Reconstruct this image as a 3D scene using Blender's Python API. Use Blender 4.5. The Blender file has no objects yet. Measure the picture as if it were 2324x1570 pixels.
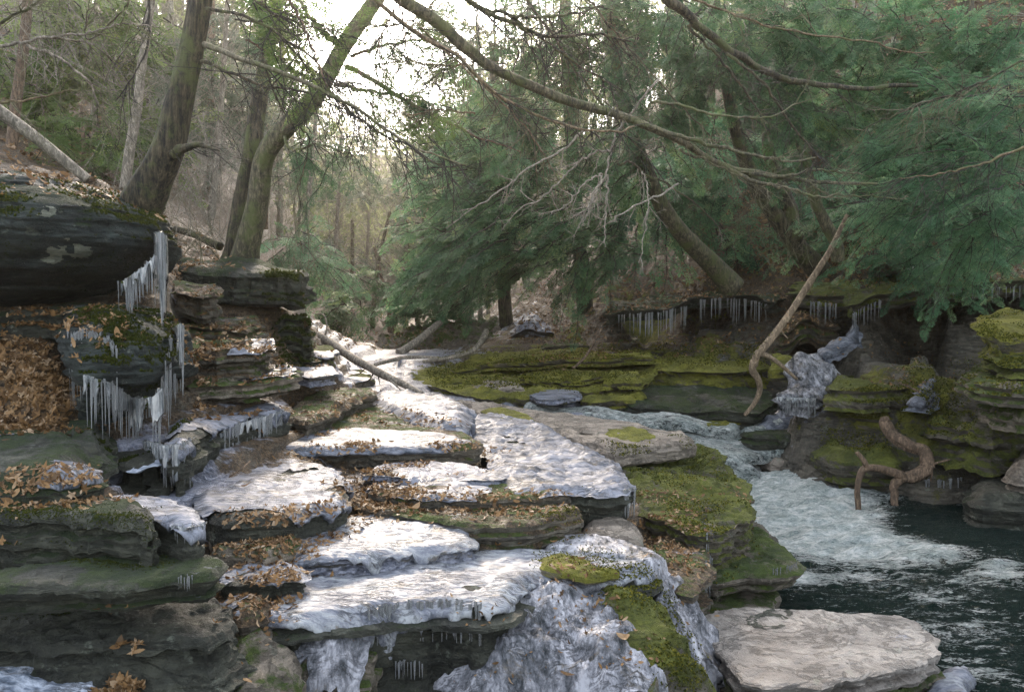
import bpy, math, random
import numpy as np
from mathutils import Vector, Matrix, geometry
R = math.radians
random.seed(7); RS = np.random.RandomState(11)
SC = bpy.context.scene
COL = SC.collection

# ------------------------------------------------------------------ camera, sky, sun, exposure
H = 2.6
F_, CX, CY = 1936.0, 1162.0, 785.0
PITCH = math.atan(88 / F_)
cam = bpy.data.objects.new('camera', bpy.data.cameras.new('camera'))
COL.objects.link(cam); SC.camera = cam
cam.location = (0, 0, H); cam.rotation_euler = (R(90) - PITCH, 0, 0)
cam.data.sensor_width = 36; cam.data.lens = 30; cam.data.clip_end = 2000; cam.data.clip_start = .05

SUN_EL, SUN_AZ = R(30), R(-9)
world = bpy.data.worlds.new('World'); SC.world = world; world.use_nodes = True
wn = world.node_tree.nodes; wl = world.node_tree.links
sky = wn.new('ShaderNodeTexSky'); sky.sky_type = 'NISHITA'; sky.sun_disc = False
sky.sun_elevation = SUN_EL; sky.sun_rotation = SUN_AZ; sky.air_density = 1.0; sky.dust_density = 3.0; sky.ozone_density = 1.0
hs = wn.new('ShaderNodeHueSaturation'); hs.inputs['Saturation'].default_value = .42; hs.inputs['Hue'].default_value = .488; wl.new(sky.outputs[0], hs.inputs['Color']); wl.new(hs.outputs[0], wn['Background'].inputs[0]); wn['Background'].inputs[1].default_value = .15
sl = bpy.data.lights.new('sun', 'SUN'); sl.energy = .9; sl.angle = R(12); sl.color = (1, .80, .58)
so = bpy.data.objects.new('sun', sl); COL.objects.link(so)
sd = Vector((math.sin(SUN_AZ) * math.cos(SUN_EL), math.cos(SUN_AZ) * math.cos(SUN_EL), math.sin(SUN_EL)))
so.rotation_euler = sd.to_track_quat('Z', 'Y').to_euler(); so.location = sd * 60
SC.view_settings.view_transform = 'Standard'; SC.view_settings.look = 'None'
SC.view_settings.exposure = 2.32; SC.view_settings.gamma = 1
SC.render.engine = 'CYCLES'
SC.cycles.max_bounces = 6; SC.cycles.diffuse_bounces = 3; SC.cycles.glossy_bounces = 2
SC.cycles.transmission_bounces = 4; SC.cycles.transparent_max_bounces = 6; SC.cycles.volume_bounces = 0
SC.cycles.use_denoising = True; SC.cycles.denoising_prefilter = 'NONE'; SC.cycles.caustics_reflective = False; SC.cycles.caustics_refractive = False
SC.cycles.sample_clamp_indirect = 4

# ------------------------------------------------------------------ where a point of the place is
FW = np.array((0, math.cos(PITCH), -math.sin(PITCH))); UP = np.array((0, math.sin(PITCH), math.cos(PITCH)))
def ray(px, py):
    return FW + np.array(((px - CX) / F_, 0, 0)) + UP * ((CY - py) / F_)
def onz(px, py, z):
    d = ray(px, py); t = (z - H) / d[2]
    return np.array((d[0] * t, d[1] * t, z))
def at(px, py, dist):
    d = ray(px, py); t = dist / d[1]
    return np.array((d[0] * t, dist, H + d[2] * t))

# ------------------------------------------------------------------ value noise
def _h(ix, iy, iz, seed):
    n = (ix * 374761393 + iy * 668265263 + iz * 2147483647 + seed * 1442695041) & 0xFFFFFFFF
    n = ((n ^ (n >> 13)) * 1274126177) & 0xFFFFFFFF
    return ((n ^ (n >> 16)) & 0xFFFF) / 65535.0
def vnoise(p, seed=0):
    p = np.asarray(p, float); i = np.floor(p).astype(np.int64); f = p - i; f = f * f * (3 - 2 * f)
    x, y, z = i[..., 0], i[..., 1], i[..., 2]; fx, fy, fz = f[..., 0], f[..., 1], f[..., 2]
    def L(a, b, t): return a + (b - a) * t
    c = [_h(x + a, y + b, z + c_, seed) for c_ in (0, 1) for b in (0, 1) for a in (0, 1)]
    return L(L(L(c[0], c[1], fx), L(c[2], c[3], fx), fy), L(L(c[4], c[5], fx), L(c[6], c[7], fx), fy), fz) * 2 - 1
def fbm(x, y, z=0, sc=1, oct=4, seed=0):
    x, y = np.broadcast_arrays(np.asarray(x, float), np.asarray(y, float)); z = np.broadcast_to(np.asarray(z, float), x.shape)
    p = np.stack([x, y, z], -1) * sc; a = 1.; s = 0; t = 0
    for o in range(oct):
        s = s + a * vnoise(p, seed + o * 17); t += a; a *= .5; p = p * 2.03 + 7.7
    return s / t
def sstep(a, b, x):
    t = np.clip((x - a) / (b - a), 0, 1); return t * t * (3 - 2 * t)

# ------------------------------------------------------------------ objects
def link(o, parent=None):
    COL.objects.link(o)
    if parent is not None: o.parent = parent
    return o
def tag(o, label=None, cat=None, group=None, kind=None):
    if label: o['label'] = label
    if cat: o['category'] = cat
    if group: o['group'] = group
    if kind: o['kind'] = kind
    return o
def empty(name, loc=(0, 0, 0)):
    o = bpy.data.objects.new(name, None); o.location = loc; o.empty_display_size = .1
    return link(o)
def mesh(name, V, Fs, mat, parent=None, smooth=True, attrs=None, origin=None):
    """V (n,3); Fs a list of index arrays (m,k) or a list of tuples"""
    V = np.asarray(V, float)
    if parent is not None: off = np.array(PLOC.get(parent.name, (0, 0, 0)))
    elif origin is not None: off = np.asarray(origin, float)
    else: off = np.zeros(3)
    me = bpy.data.meshes.new(name)
    if isinstance(Fs, np.ndarray): Fs = [Fs]
    Fs = [np.asarray(f) for f in Fs if len(f)]
    nl = sum(f.size for f in Fs); nf = sum(len(f) for f in Fs)
    me.vertices.add(len(V)); me.vertices.foreach_set('co', (V - off).astype(np.float32).ravel())
    me.loops.add(nl); me.loops.foreach_set('vertex_index', np.concatenate([f.ravel() for f in Fs]).astype(np.int32))
    me.polygons.add(nf)
    tot = np.concatenate([np.full(len(f), f.shape[1], np.int32) for f in Fs])
    st = np.concatenate([[0], np.cumsum(tot)[:-1]]).astype(np.int32)
    me.polygons.foreach_set('loop_start', st); me.polygons.foreach_set('loop_total', tot)
    me.polygons.foreach_set('use_smooth', np.full(nf, smooth))
    me.update(calc_edges=True)
    for k, a in (attrs or {}).items():
        at_ = me.attributes.new(k, 'FLOAT', 'POINT'); at_.data.foreach_set('value', np.asarray(a, np.float32))
    if mat: me.materials.append(mat)
    o = bpy.data.objects.new(name, me)
    if parent is None: o.location = off
    link(o, parent); PLOC[o.name] = tuple(off)
    return o
PLOC = {}
def root(name, loc):
    o = empty(name, loc); PLOC[o.name] = tuple(loc); return o
class MB:
    def __init__(s): s.V = []; s.q = []; s.t = []; s.n = 0; s.A = []
    def add(s, V, quads=None, tris=None, a=0.):
        V = np.asarray(V, float)
        s.V.append(V); s.A.append(np.full(len(V), a) if np.isscalar(a) else np.asarray(a))
        if quads is not None and len(quads): s.q.append(np.asarray(quads) + s.n)
        if tris is not None and len(tris): s.t.append(np.asarray(tris) + s.n)
        s.n += len(V)
    def tube(s, P, rad, sides=6, bark=0., seed=0, cap=True, a=0.):
        P = np.asarray(P, float); n = len(P); rad = np.broadcast_to(np.asarray(rad, float), (n,))
        T = np.gradient(P, axis=0); T /= np.linalg.norm(T, axis=1)[:, None] + 1e-9
        ref = np.array((0.13, 1., .07)) if abs(T[0, 1]) < .9 else np.array((1., 0, .1))
        A = np.cross(T, ref); A /= np.linalg.norm(A, axis=1)[:, None] + 1e-9; B = np.cross(T, A)
        th = np.arange(sides) * 2 * math.pi / sides
        ring = A[:, None, :] * np.cos(th)[None, :, None] + B[:, None, :] * np.sin(th)[None, :, None]
        r = rad[:, None] * np.ones(sides)
        if bark:
            c = P[:, None, :] + ring * r[..., None]
            arc = np.cumsum(np.r_[0, np.linalg.norm(np.diff(P, axis=0), axis=1)])
            r = r * (1 + bark * fbm(np.cos(th)[None, :] * 3 + 0 * r, np.sin(th)[None, :] * 3 + 0 * r, arc[:, None] * 1.2 / max(rad.max() * 8, .05) + 0 * r, 1.2, 4, seed)
                     + (bark * .55 * -np.abs(fbm(np.cos(th)[None, :] * 9 + 0 * r, np.sin(th)[None, :] * 9 + 0 * r, arc[:, None] * 1.3 + 0 * r, 1, 3, seed + 5)) if sides > 19 else 0)
                     + bark * .6 * fbm(c[..., 0], c[..., 1], c[..., 2], 2.5, 3, seed + 3))
        V = P[:, None, :] + ring * r[..., None]
        i = np.arange(n - 1)[:, None] * sides; j = np.arange(sides)[None, :]; k = (j + 1) % sides
        Q = np.stack([i + j, i + k, i + sides + k, i + sides + j], -1).reshape(-1, 4)
        V = V.reshape(-1, 3); tr = None
        if cap:
            V = np.vstack([V, P[0], P[-1]]); j = np.arange(sides)
            tr = np.vstack([np.stack([(j + 1) % sides, j, np.full(sides, n * sides)], -1),
                            np.stack([(n - 1) * sides + j, (n - 1) * sides + (j + 1) % sides, np.full(sides, n * sides + 1)], -1)])
        s.add(V, Q, tr, a)
    def build(s, name, mat, parent=None, smooth=True, attr=None, origin=None):
        if not s.V: return None
        F = []
        if s.q: F.append(np.vstack(s.q))
        if s.t: F.append(np.vstack(s.t))
        return mesh(name, np.vstack(s.V), F, mat, parent, smooth, {attr: np.concatenate(s.A)} if attr else None, origin)
def spline(P, n):
    P = np.asarray(P, float); m = len(P)
    if m < 3: t = np.linspace(0, 1, n)[:, None]; return P[0] * (1 - t) + P[-1] * t
    Q = np.vstack([2 * P[0] - P[1], P, 2 * P[-1] - P[-2]]); u = np.linspace(0, m - 1 - 1e-6, n); i = u.astype(int); t = (u - i)[:, None]
    a, b, c, d = Q[i], Q[i + 1], Q[i + 2], Q[i + 3]
    return .5 * (2 * b + (c - a) * t + (2 * a - 5 * b + 4 * c - d) * t ** 2 + (3 * b - a - 3 * c + d) * t ** 3)

# ------------------------------------------------------------------ materials
class G:
    def __init__(s, name):
        s.m = bpy.data.materials.new(name); s.m.use_nodes = True; s.t = s.m.node_tree; s.N = s.t.nodes; s.L = s.t.links
        s.b = s.N['Principled BSDF']; s.tc = s.N.new('ShaderNodeTexCoord')
    def lk(s, a, b): s.L.new(a, b)
    def inp(s, node, i, v):
        if isinstance(v, bpy.types.NodeSocket): s.L.new(v, node.inputs[i])
        else: node.inputs[i].default_value = v
    def noise(s, sc, det=5, rough=.6, stretch=(1, 1, 1), dist=0., off=0.):
        mp = s.N.new('ShaderNodeMapping'); mp.inputs['Scale'].default_value = stretch; mp.inputs['Location'].default_value = (off, off * .7, off * 1.3)
        s.lk(s.tc.outputs['Object'], mp.inputs[0]); n = s.N.new('ShaderNodeTexNoise'); s.lk(mp.outputs[0], n.inputs[0])
        n.inputs['Scale'].default_value = sc; n.inputs['Detail'].default_value = det; n.inputs['Roughness'].default_value = rough; n.inputs['Distortion'].default_value = dist
        return n.outputs[0]
    def ramp(s, v, stops):
        r = s.N.new('ShaderNodeValToRGB'); e = r.color_ramp.elements
        while len(e) < len(stops): e.new(.5)
        for q, (p, c) in zip(e, stops):
            q.position = p; q.color = (c if isinstance(c, tuple) else (c, c, c)) + (1,)
        s.inp(r, 0, v); return r.outputs[0]
    def math(s, op, a, b=0., clamp=False):
        n = s.N.new('ShaderNodeMath'); n.operation = op; n.use_clamp = clamp; s.inp(n, 0, a); s.inp(n, 1, b); return n.outputs[0]
    def mix(s, f, a, b):
        n = s.N.new('ShaderNodeMix'); n.data_type = 'RGBA'
        for sk, v in ((0, f), (6, a), (7, b)):
            if isinstance(v, bpy.types.NodeSocket): s.lk(v, n.inputs[sk])
            else: n.inputs[sk].default_value = v if sk == 0 else v + (1,)
        return n.outputs[2]
    def mixf(s, f, a, b):
        n = s.N.new('ShaderNodeMix'); n.data_type = 'FLOAT'
        for sk, v in ((0, f), (2, a), (3, b)):
            if isinstance(v, bpy.types.NodeSocket): s.lk(v, n.inputs[sk])
            else: n.inputs[sk].default_value = v
        return n.outputs[0]
    def nz(s):
        g = s.N.new('ShaderNodeNewGeometry'); x = s.N.new('ShaderNodeSeparateXYZ'); s.lk(g.outputs['Normal'], x.inputs[0]); return x.outputs[2]
    def attr(s, name):
        a = s.N.new('ShaderNodeAttribute'); a.attribute_name = name; return a.outputs['Fac']
    def bump(s, h, dist, strength=1., prev=None):
        b = s.N.new('ShaderNodeBump'); b.inputs['Distance'].default_value = dist; b.inputs['Strength'].default_value = strength; s.inp(b, 'Height', h)
        if prev is not None: s.lk(prev, b.inputs['Normal'])
        return b.outputs[0]
    def out(s, col=None, rough=None, nrm=None, **kw):
        if col is not None: s.inp(s.b, 'Base Color', col if isinstance(col, bpy.types.NodeSocket) else col + (1,))
        if rough is not None: s.inp(s.b, 'Roughness', rough)
        if nrm is not None: s.lk(nrm, s.b.inputs['Normal'])
        for k, v in kw.items(): s.inp(s.b, k.replace('_', ' '), v)
        return s.m

def rock_mat(name, dark, light, moss=0., ice=0., leafy=0., attrs=False, mossc=((.022, .045, .012), (.12, .16, .025)), scale=1.):
    g = G(name)
    n1 = g.noise(2.2 * scale, 9, .65); n2 = g.noise(11 * scale, 8, .7, off=3); strat = g.noise(3.0 * scale, 7, .65, (1, 1, 9), .6, 5); fine = g.noise(60 * scale, 5, .75, off=9)
    v = g.math('ADD', g.math('MULTIPLY', n1, .45), g.math('ADD', g.math('MULTIPLY', strat, .35), g.math('MULTIPLY', n2, .25)))
    rc = g.ramp(v, [(.34, dark), (.5, tuple((a + b) * .42 for a, b in zip(dark, light))), (.62, light), (.8, tuple(min(1, c * 1.25) for c in light))])
    li = g.ramp(g.noise(7 * scale, 6, .7, off=21), [(.60, 0.), (.66, 1.)])
    rc = g.mix(g.math('MULTIPLY', li, .45), rc, (.26, .28, .22))
    nz = g.nz()
    # leaf-mould stain
    if leafy or attrs:
        lm = g.math('ADD', g.math('MULTIPLY', g.noise(4, 8, .75, off=31), 1.4), g.math('ADD', -1.05, (g.attr('leaf') if attrs else leafy)))
        lm = g.math('MULTIPLY', g.ramp(lm, [(.0, 0.), (.25, 1.)]), g.ramp(nz, [(.2, 0.), (.6, 1.)]))
        lc = g.ramp(g.noise(38, 6, .8, off=13), [(.32, (.015, .011, .008)), (.48, (.065, .042, .022)), (.6, (.16, .10, .052)), (.75, (.34, .23, .13))])
        rc = g.mix(lm, rc, lc)
    mm = g.math('ADD', g.math('MULTIPLY', g.noise(2.6, 9, .72, off=41), 1.9), g.math('ADD', -1.72 if attrs else -1.5, (g.attr('moss') if attrs else moss)))
    mm = g.math('ADD', mm, g.math('MULTIPLY', nz, .35))
    mf = g.ramp(mm, [(.0, 0.), (.16, 1.)])
    mc = g.ramp(g.math('ADD', g.math('MULTIPLY', g.noise(24, 7, .8, off=51), .6), g.math('MULTIPLY', g.noise(3.2, 4, .5, off=61), .5)), [(.36, mossc[0]), (.52, tuple((a + b) * .45 for a, b in zip(*mossc))), (.70, mossc[1])])
    col = g.mix(mf, rc, mc)
    im = g.math('ADD', g.math('MULTIPLY', g.noise(2.0, 8, .7, (1, 1.8, 1), .4, 71), 1.8), g.math('ADD', -1.6, (g.attr('ice') if attrs else ice)))
    im = g.math('ADD', im, g.math('MULTIPLY', nz, .45))
    imf = g.ramp(im, [(.0, 0.), (.14, 1.)])
    ic = g.ramp(g.noise(17, 8, .75, (1, 2.6, 1), .5, 81), [(.34, (.06, .075, .10)), (.46, (.22, .23, .29)), (.62, (.46, .46, .54))])
    col = g.mix(imf, col, ic)
    h = g.math('ADD', g.math('MULTIPLY', n2, .5), g.math('ADD', g.math('MULTIPLY', strat, .8), g.math('MULTIPLY', fine, .28)))
    h = g.math('ADD', h, g.math('MULTIPLY', mf, g.math('MULTIPLY', g.noise(45, 6, .8, off=91), .7)))
    h = g.math('ADD', h, g.math('MULTIPLY', g.ramp(g.math('ABSOLUTE', g.math('SUBTRACT', g.noise(1.6 * scale, 8, .7, (1, 1, 3.5), .8, 101), .5)), [(.0, 0.), (.022, 1.)]), .35))
    nr = g.bump(h, .06, 1.)
    ro = g.mixf(imf, g.mixf(mf, g.ramp(n2, [(.3, .45), (.6, .85)]), .95), .28)
    return g.out(col, ro, nr, Specular_IOR_Level=.45)

def ice_mat(name, lo=(.035, .045, .06), mid=(.12, .13, .16), hi=(.25, .255, .295), crack=(1, 3.2, 1), rough=.3, sc=1., streak=None):
    g = G(name)
    n1 = g.noise(2.4 * sc, 10, .66, crack, .8); n2 = g.noise(13 * sc, 9, .68, crack, .5, 7); n3 = g.noise(48 * sc, 6, .8, crack if streak is None else streak, .3, 17)
    v = g.math('ADD', g.math('MULTIPLY', n1, .52), g.math('ADD', g.math('MULTIPLY', n2, .36), g.math('MULTIPLY', n3, .12)))
    c = g.ramp(v, [(.40, lo), (.47, mid), (.55, hi), (.66, tuple(min(.9, q * 1.2) for q in hi))])
    cr = g.ramp(g.math('ABSOLUTE', g.math('SUBTRACT', g.noise(1.9 * sc, 8, .66, crack, 1.2, 27), .5)), [(.0, 1.), (.010, 0.)])
    cr2 = g.ramp(g.math('ABSOLUTE', g.math('SUBTRACT', g.noise(6 * sc, 7, .7, (1, 4.5, 1), .6, 37), .5)), [(.0, 1.), (.026, 0.)])
    cr = g.math('MULTIPLY', g.math('MAXIMUM', cr, cr2), g.ramp(g.noise(3, 4, .6, off=47), [(.42, 0.), (.55, 1.)]))
    c = g.mix(g.math('MULTIPLY', cr, .8), c, (.06, .065, .07))
    bare = g.ramp(g.noise(3.3, 9, .75, (1, 2.2, 1), .5, 57), [(.56, 0.), (.62, 1.)])
    rc = g.ramp(n2, [(.4, (.03, .03, .028)), (.6, (.17, .145, .12))])
    c = g.mix(g.math('MULTIPLY', bare, .85), c, rc)
    dead = g.ramp(g.noise(30, 4, .8, (1, 1.4, 1), 0, 67), [(.66, 0.), (.69, 1.)])
    c = g.mix(g.math('MULTIPLY', dead, .8), c, (.16, .08, .04))
    h = g.math('ADD', g.math('MULTIPLY', g.noise(6 * sc, 2.5, .45, crack, .6, 77), 1.1), g.math('ADD', g.math('MULTIPLY', g.noise(22 * sc, 3, .5, crack, .3, 87), .30), g.math('MULTIPLY', n2, .14)))
    nr = g.bump(g.math('SUBTRACT', h, g.math('MULTIPLY', cr, .15)), .022, 1.)
    return g.out(c, g.ramp(n2, [(.35, rough * 1.0), (.65, rough * 2.2)]), nr, IOR=1.31, Specular_IOR_Level=.32)

M = {}
M['grey'] = rock_mat('rock_grey', (.030, .032, .030), (.20, .19, .16), .15, 0., .15)
M['tan'] = rock_mat('rock_tan', (.10, .085, .065), (.40, .33, .27), .0, 0., .0)
M['tanm'] = rock_mat('rock_tan_mossy', (.07, .062, .045), (.33, .27, .21), .42, .0, .2)
M['pale'] = rock_mat('rock_pale', (.19, .165, .145), (.48, .42, .37), -.25, 0., -.3)
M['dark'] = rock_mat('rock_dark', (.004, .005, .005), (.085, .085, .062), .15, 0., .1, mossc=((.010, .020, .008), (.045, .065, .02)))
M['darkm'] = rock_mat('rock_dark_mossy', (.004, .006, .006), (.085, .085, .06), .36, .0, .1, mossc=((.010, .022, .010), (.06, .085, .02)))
M['leafy'] = rock_mat('rock_leafy', (.03, .03, .025), (.20, .17, .13), .3, .1, .75)
M['mossy'] = rock_mat('rock_moss_sunlit', (.018, .02, .016), (.24, .20, .14), .76, .0, .3, mossc=((.07, .078, .014), (.33, .31, .045)))  # gold moss, its colour lightened to stand for sunlight on the right-bank plateau
M['mossr'] = rock_mat('rock_moss_right', (.012, .014, .012), (.19, .16, .12), .52, .0, .2, mossc=((.028, .045, .012), (.19, .20, .032)))
M['frost'] = rock_mat('rock_frosted', (.03, .033, .035), (.20, .18, .16), .15, .85, .2)
M['ground'] = rock_mat('ground', (.02, .021, .018), (.18, .155, .12), attrs=True, mossc=((.04, .05, .012), (.27, .26, .04)))
M['ice'] = ice_mat('ice')
M['icew'] = ice_mat('ice_white', (.10, .115, .14), (.18, .185, .22), (.35, .355, .37), rough=.24)
M['icef'] = ice_mat('ice_flow', (.018, .022, .024), (.14, .14, .155), (.42, .41, .44), (1.5, .8, .8), .22, 1.)
M['icedark'] = ice_mat('ice_dark_blue', (.04, .055, .07), (.20, .23, .29), (.55, .58, .66), (1, 2, 1), .3)
def icicle_mat():
    g = G('icicle_ice'); n = g.noise(20, 6, .7, (1, 1, .12)); n2 = g.noise(9, 4, .6, (1, 1, 2), off=4)
    c = g.ramp(n, [(.34, (.10, .12, .13)), (.46, (.38, .40, .42)), (.60, (.82, .80, .78))])
    g.out(c, .16, g.bump(g.math('ADD', n, n2), .02, .7), Transmission_Weight=.45, IOR=1.31)
    return g.m
M['icicle'] = icicle_mat()
def bark_mat(name, dark, light, moss=0., vs=.12, b=.02):
    g = G(name); n = g.noise(26, 8, .75, (1, 1, vs), .4); n2 = g.noise(5, 6, .6, off=5); n3 = g.noise(60, 4, .7, (1, 1, .4), off=15)
    v = g.math('ADD', g.math('MULTIPLY', n, .65), g.math('ADD', g.math('MULTIPLY', n2, .15), g.math('MULTIPLY', n3, .2)))
    c = g.ramp(v, [(.42, dark), (.50, tuple((a + b) * .35 for a, b in zip(dark, light))), (.60, light)])
    if moss:
        mf = g.math('MULTIPLY', g.ramp(g.noise(3.5, 7, .7, off=25), [(.52 - moss * .1, 0.), (.60, 1.)]), .8)
        c = g.mix(mf, c, (.10, .115, .035))
    return g.out(c, .85, g.bump(v, b, 1.))
M['bark'] = bark_mat('bark_dark', (.006, .006, .005), (.15, .12, .07), .3, .10, .06)
M['barkt'] = bark_mat('bark_tan', (.10, .07, .045), (.40, .29, .19), 0, .25, .012)
M['barkg'] = bark_mat('bark_greenish', (.03, .028, .018), (.22, .185, .11), .6, .3, .02)
M['barkp'] = bark_mat('bark_pale', (.10, .085, .065), (.46, .39, .31), 0, .3)
M['barkb'] = bark_mat('bark_brown', (.05, .032, .02), (.26, .17, .11), 0, .25, .015)
M['barko'] = bark_mat('bark_golden', (.08, .055, .03), (.34, .24, .14), .2, .15, .012)
M['twigp'] = bark_mat('twig_pale', (.16, .14, .11), (.42, .37, .30), 0, .5, .004)
M['twigd'] = bark_mat('twig_dark', (.012, .011, .009), (.075, .06, .045), 0, .5, .004)
M['far'] = bark_mat('far_stems_sunlit', (.16, .14, .10), (.50, .45, .36), 0, .5, .004)  # pale stems; sunlight of the far valley is also put into their colour
M['twigo'] = bark_mat('twig_olive', (.07, .06, .035), (.27, .23, .15), .4, .5, .004)
def leaf_mat(name, stops, trans=.3, rough=.6, spec=.3):
    g = G(name); c = g.ramp(g.attr('rnd'), stops)
    c = g.mix(g.math('MULTIPLY', g.ramp(g.noise(1.1, 4, .6, off=3), [(.35, 0.), (.65, 1.)]), .45), c, stops[len(stops) // 2][1])
    g.out(c, rough, Specular_IOR_Level=spec)
    tr = g.N.new('ShaderNodeBsdfTranslucent'); g.lk(c, tr.inputs[0]); mx = g.N.new('ShaderNodeMixShader'); mx.inputs[0].default_value = trans
    g.lk(g.b.outputs[0], mx.inputs[1]); g.lk(tr.outputs[0], mx.inputs[2]); g.lk(mx.outputs[0], g.N['Material Output'].inputs[0])
    return g.m
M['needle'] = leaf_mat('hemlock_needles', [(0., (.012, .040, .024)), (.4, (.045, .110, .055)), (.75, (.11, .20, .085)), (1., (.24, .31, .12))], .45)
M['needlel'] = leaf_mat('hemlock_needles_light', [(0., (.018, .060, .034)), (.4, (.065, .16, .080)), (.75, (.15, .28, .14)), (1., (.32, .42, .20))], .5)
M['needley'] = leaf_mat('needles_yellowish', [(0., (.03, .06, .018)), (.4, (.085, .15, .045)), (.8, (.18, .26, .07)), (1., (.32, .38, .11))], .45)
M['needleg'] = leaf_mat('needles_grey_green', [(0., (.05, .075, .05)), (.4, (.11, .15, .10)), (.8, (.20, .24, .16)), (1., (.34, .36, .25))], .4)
M['farf'] = leaf_mat('far_foliage_sunlit', [(0., (.08, .11, .05)), (.4, (.19, .23, .10)), (.8, (.34, .36, .18)), (1., (.52, .50, .34))], .5)  # yellow-green foliage with the far valley's sunlight painted into its paler tones
M['leaf'] = leaf_mat('dead_leaves', [(0., (.025, .014, .008)), (.3, (.080, .042, .018)), (.55, (.19, .10, .038)), (.75, (.29, .165, .07)), (.9, (.36, .25, .15)), (1., (.42, .31, .22))], .2, .6)
M['mosst'] = leaf_mat('moss_tufts', [(0., (.02, .032, .01)), (.5, (.10, .105, .02)), (1., (.30, .27, .05))], .35, .9, .1)

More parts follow.
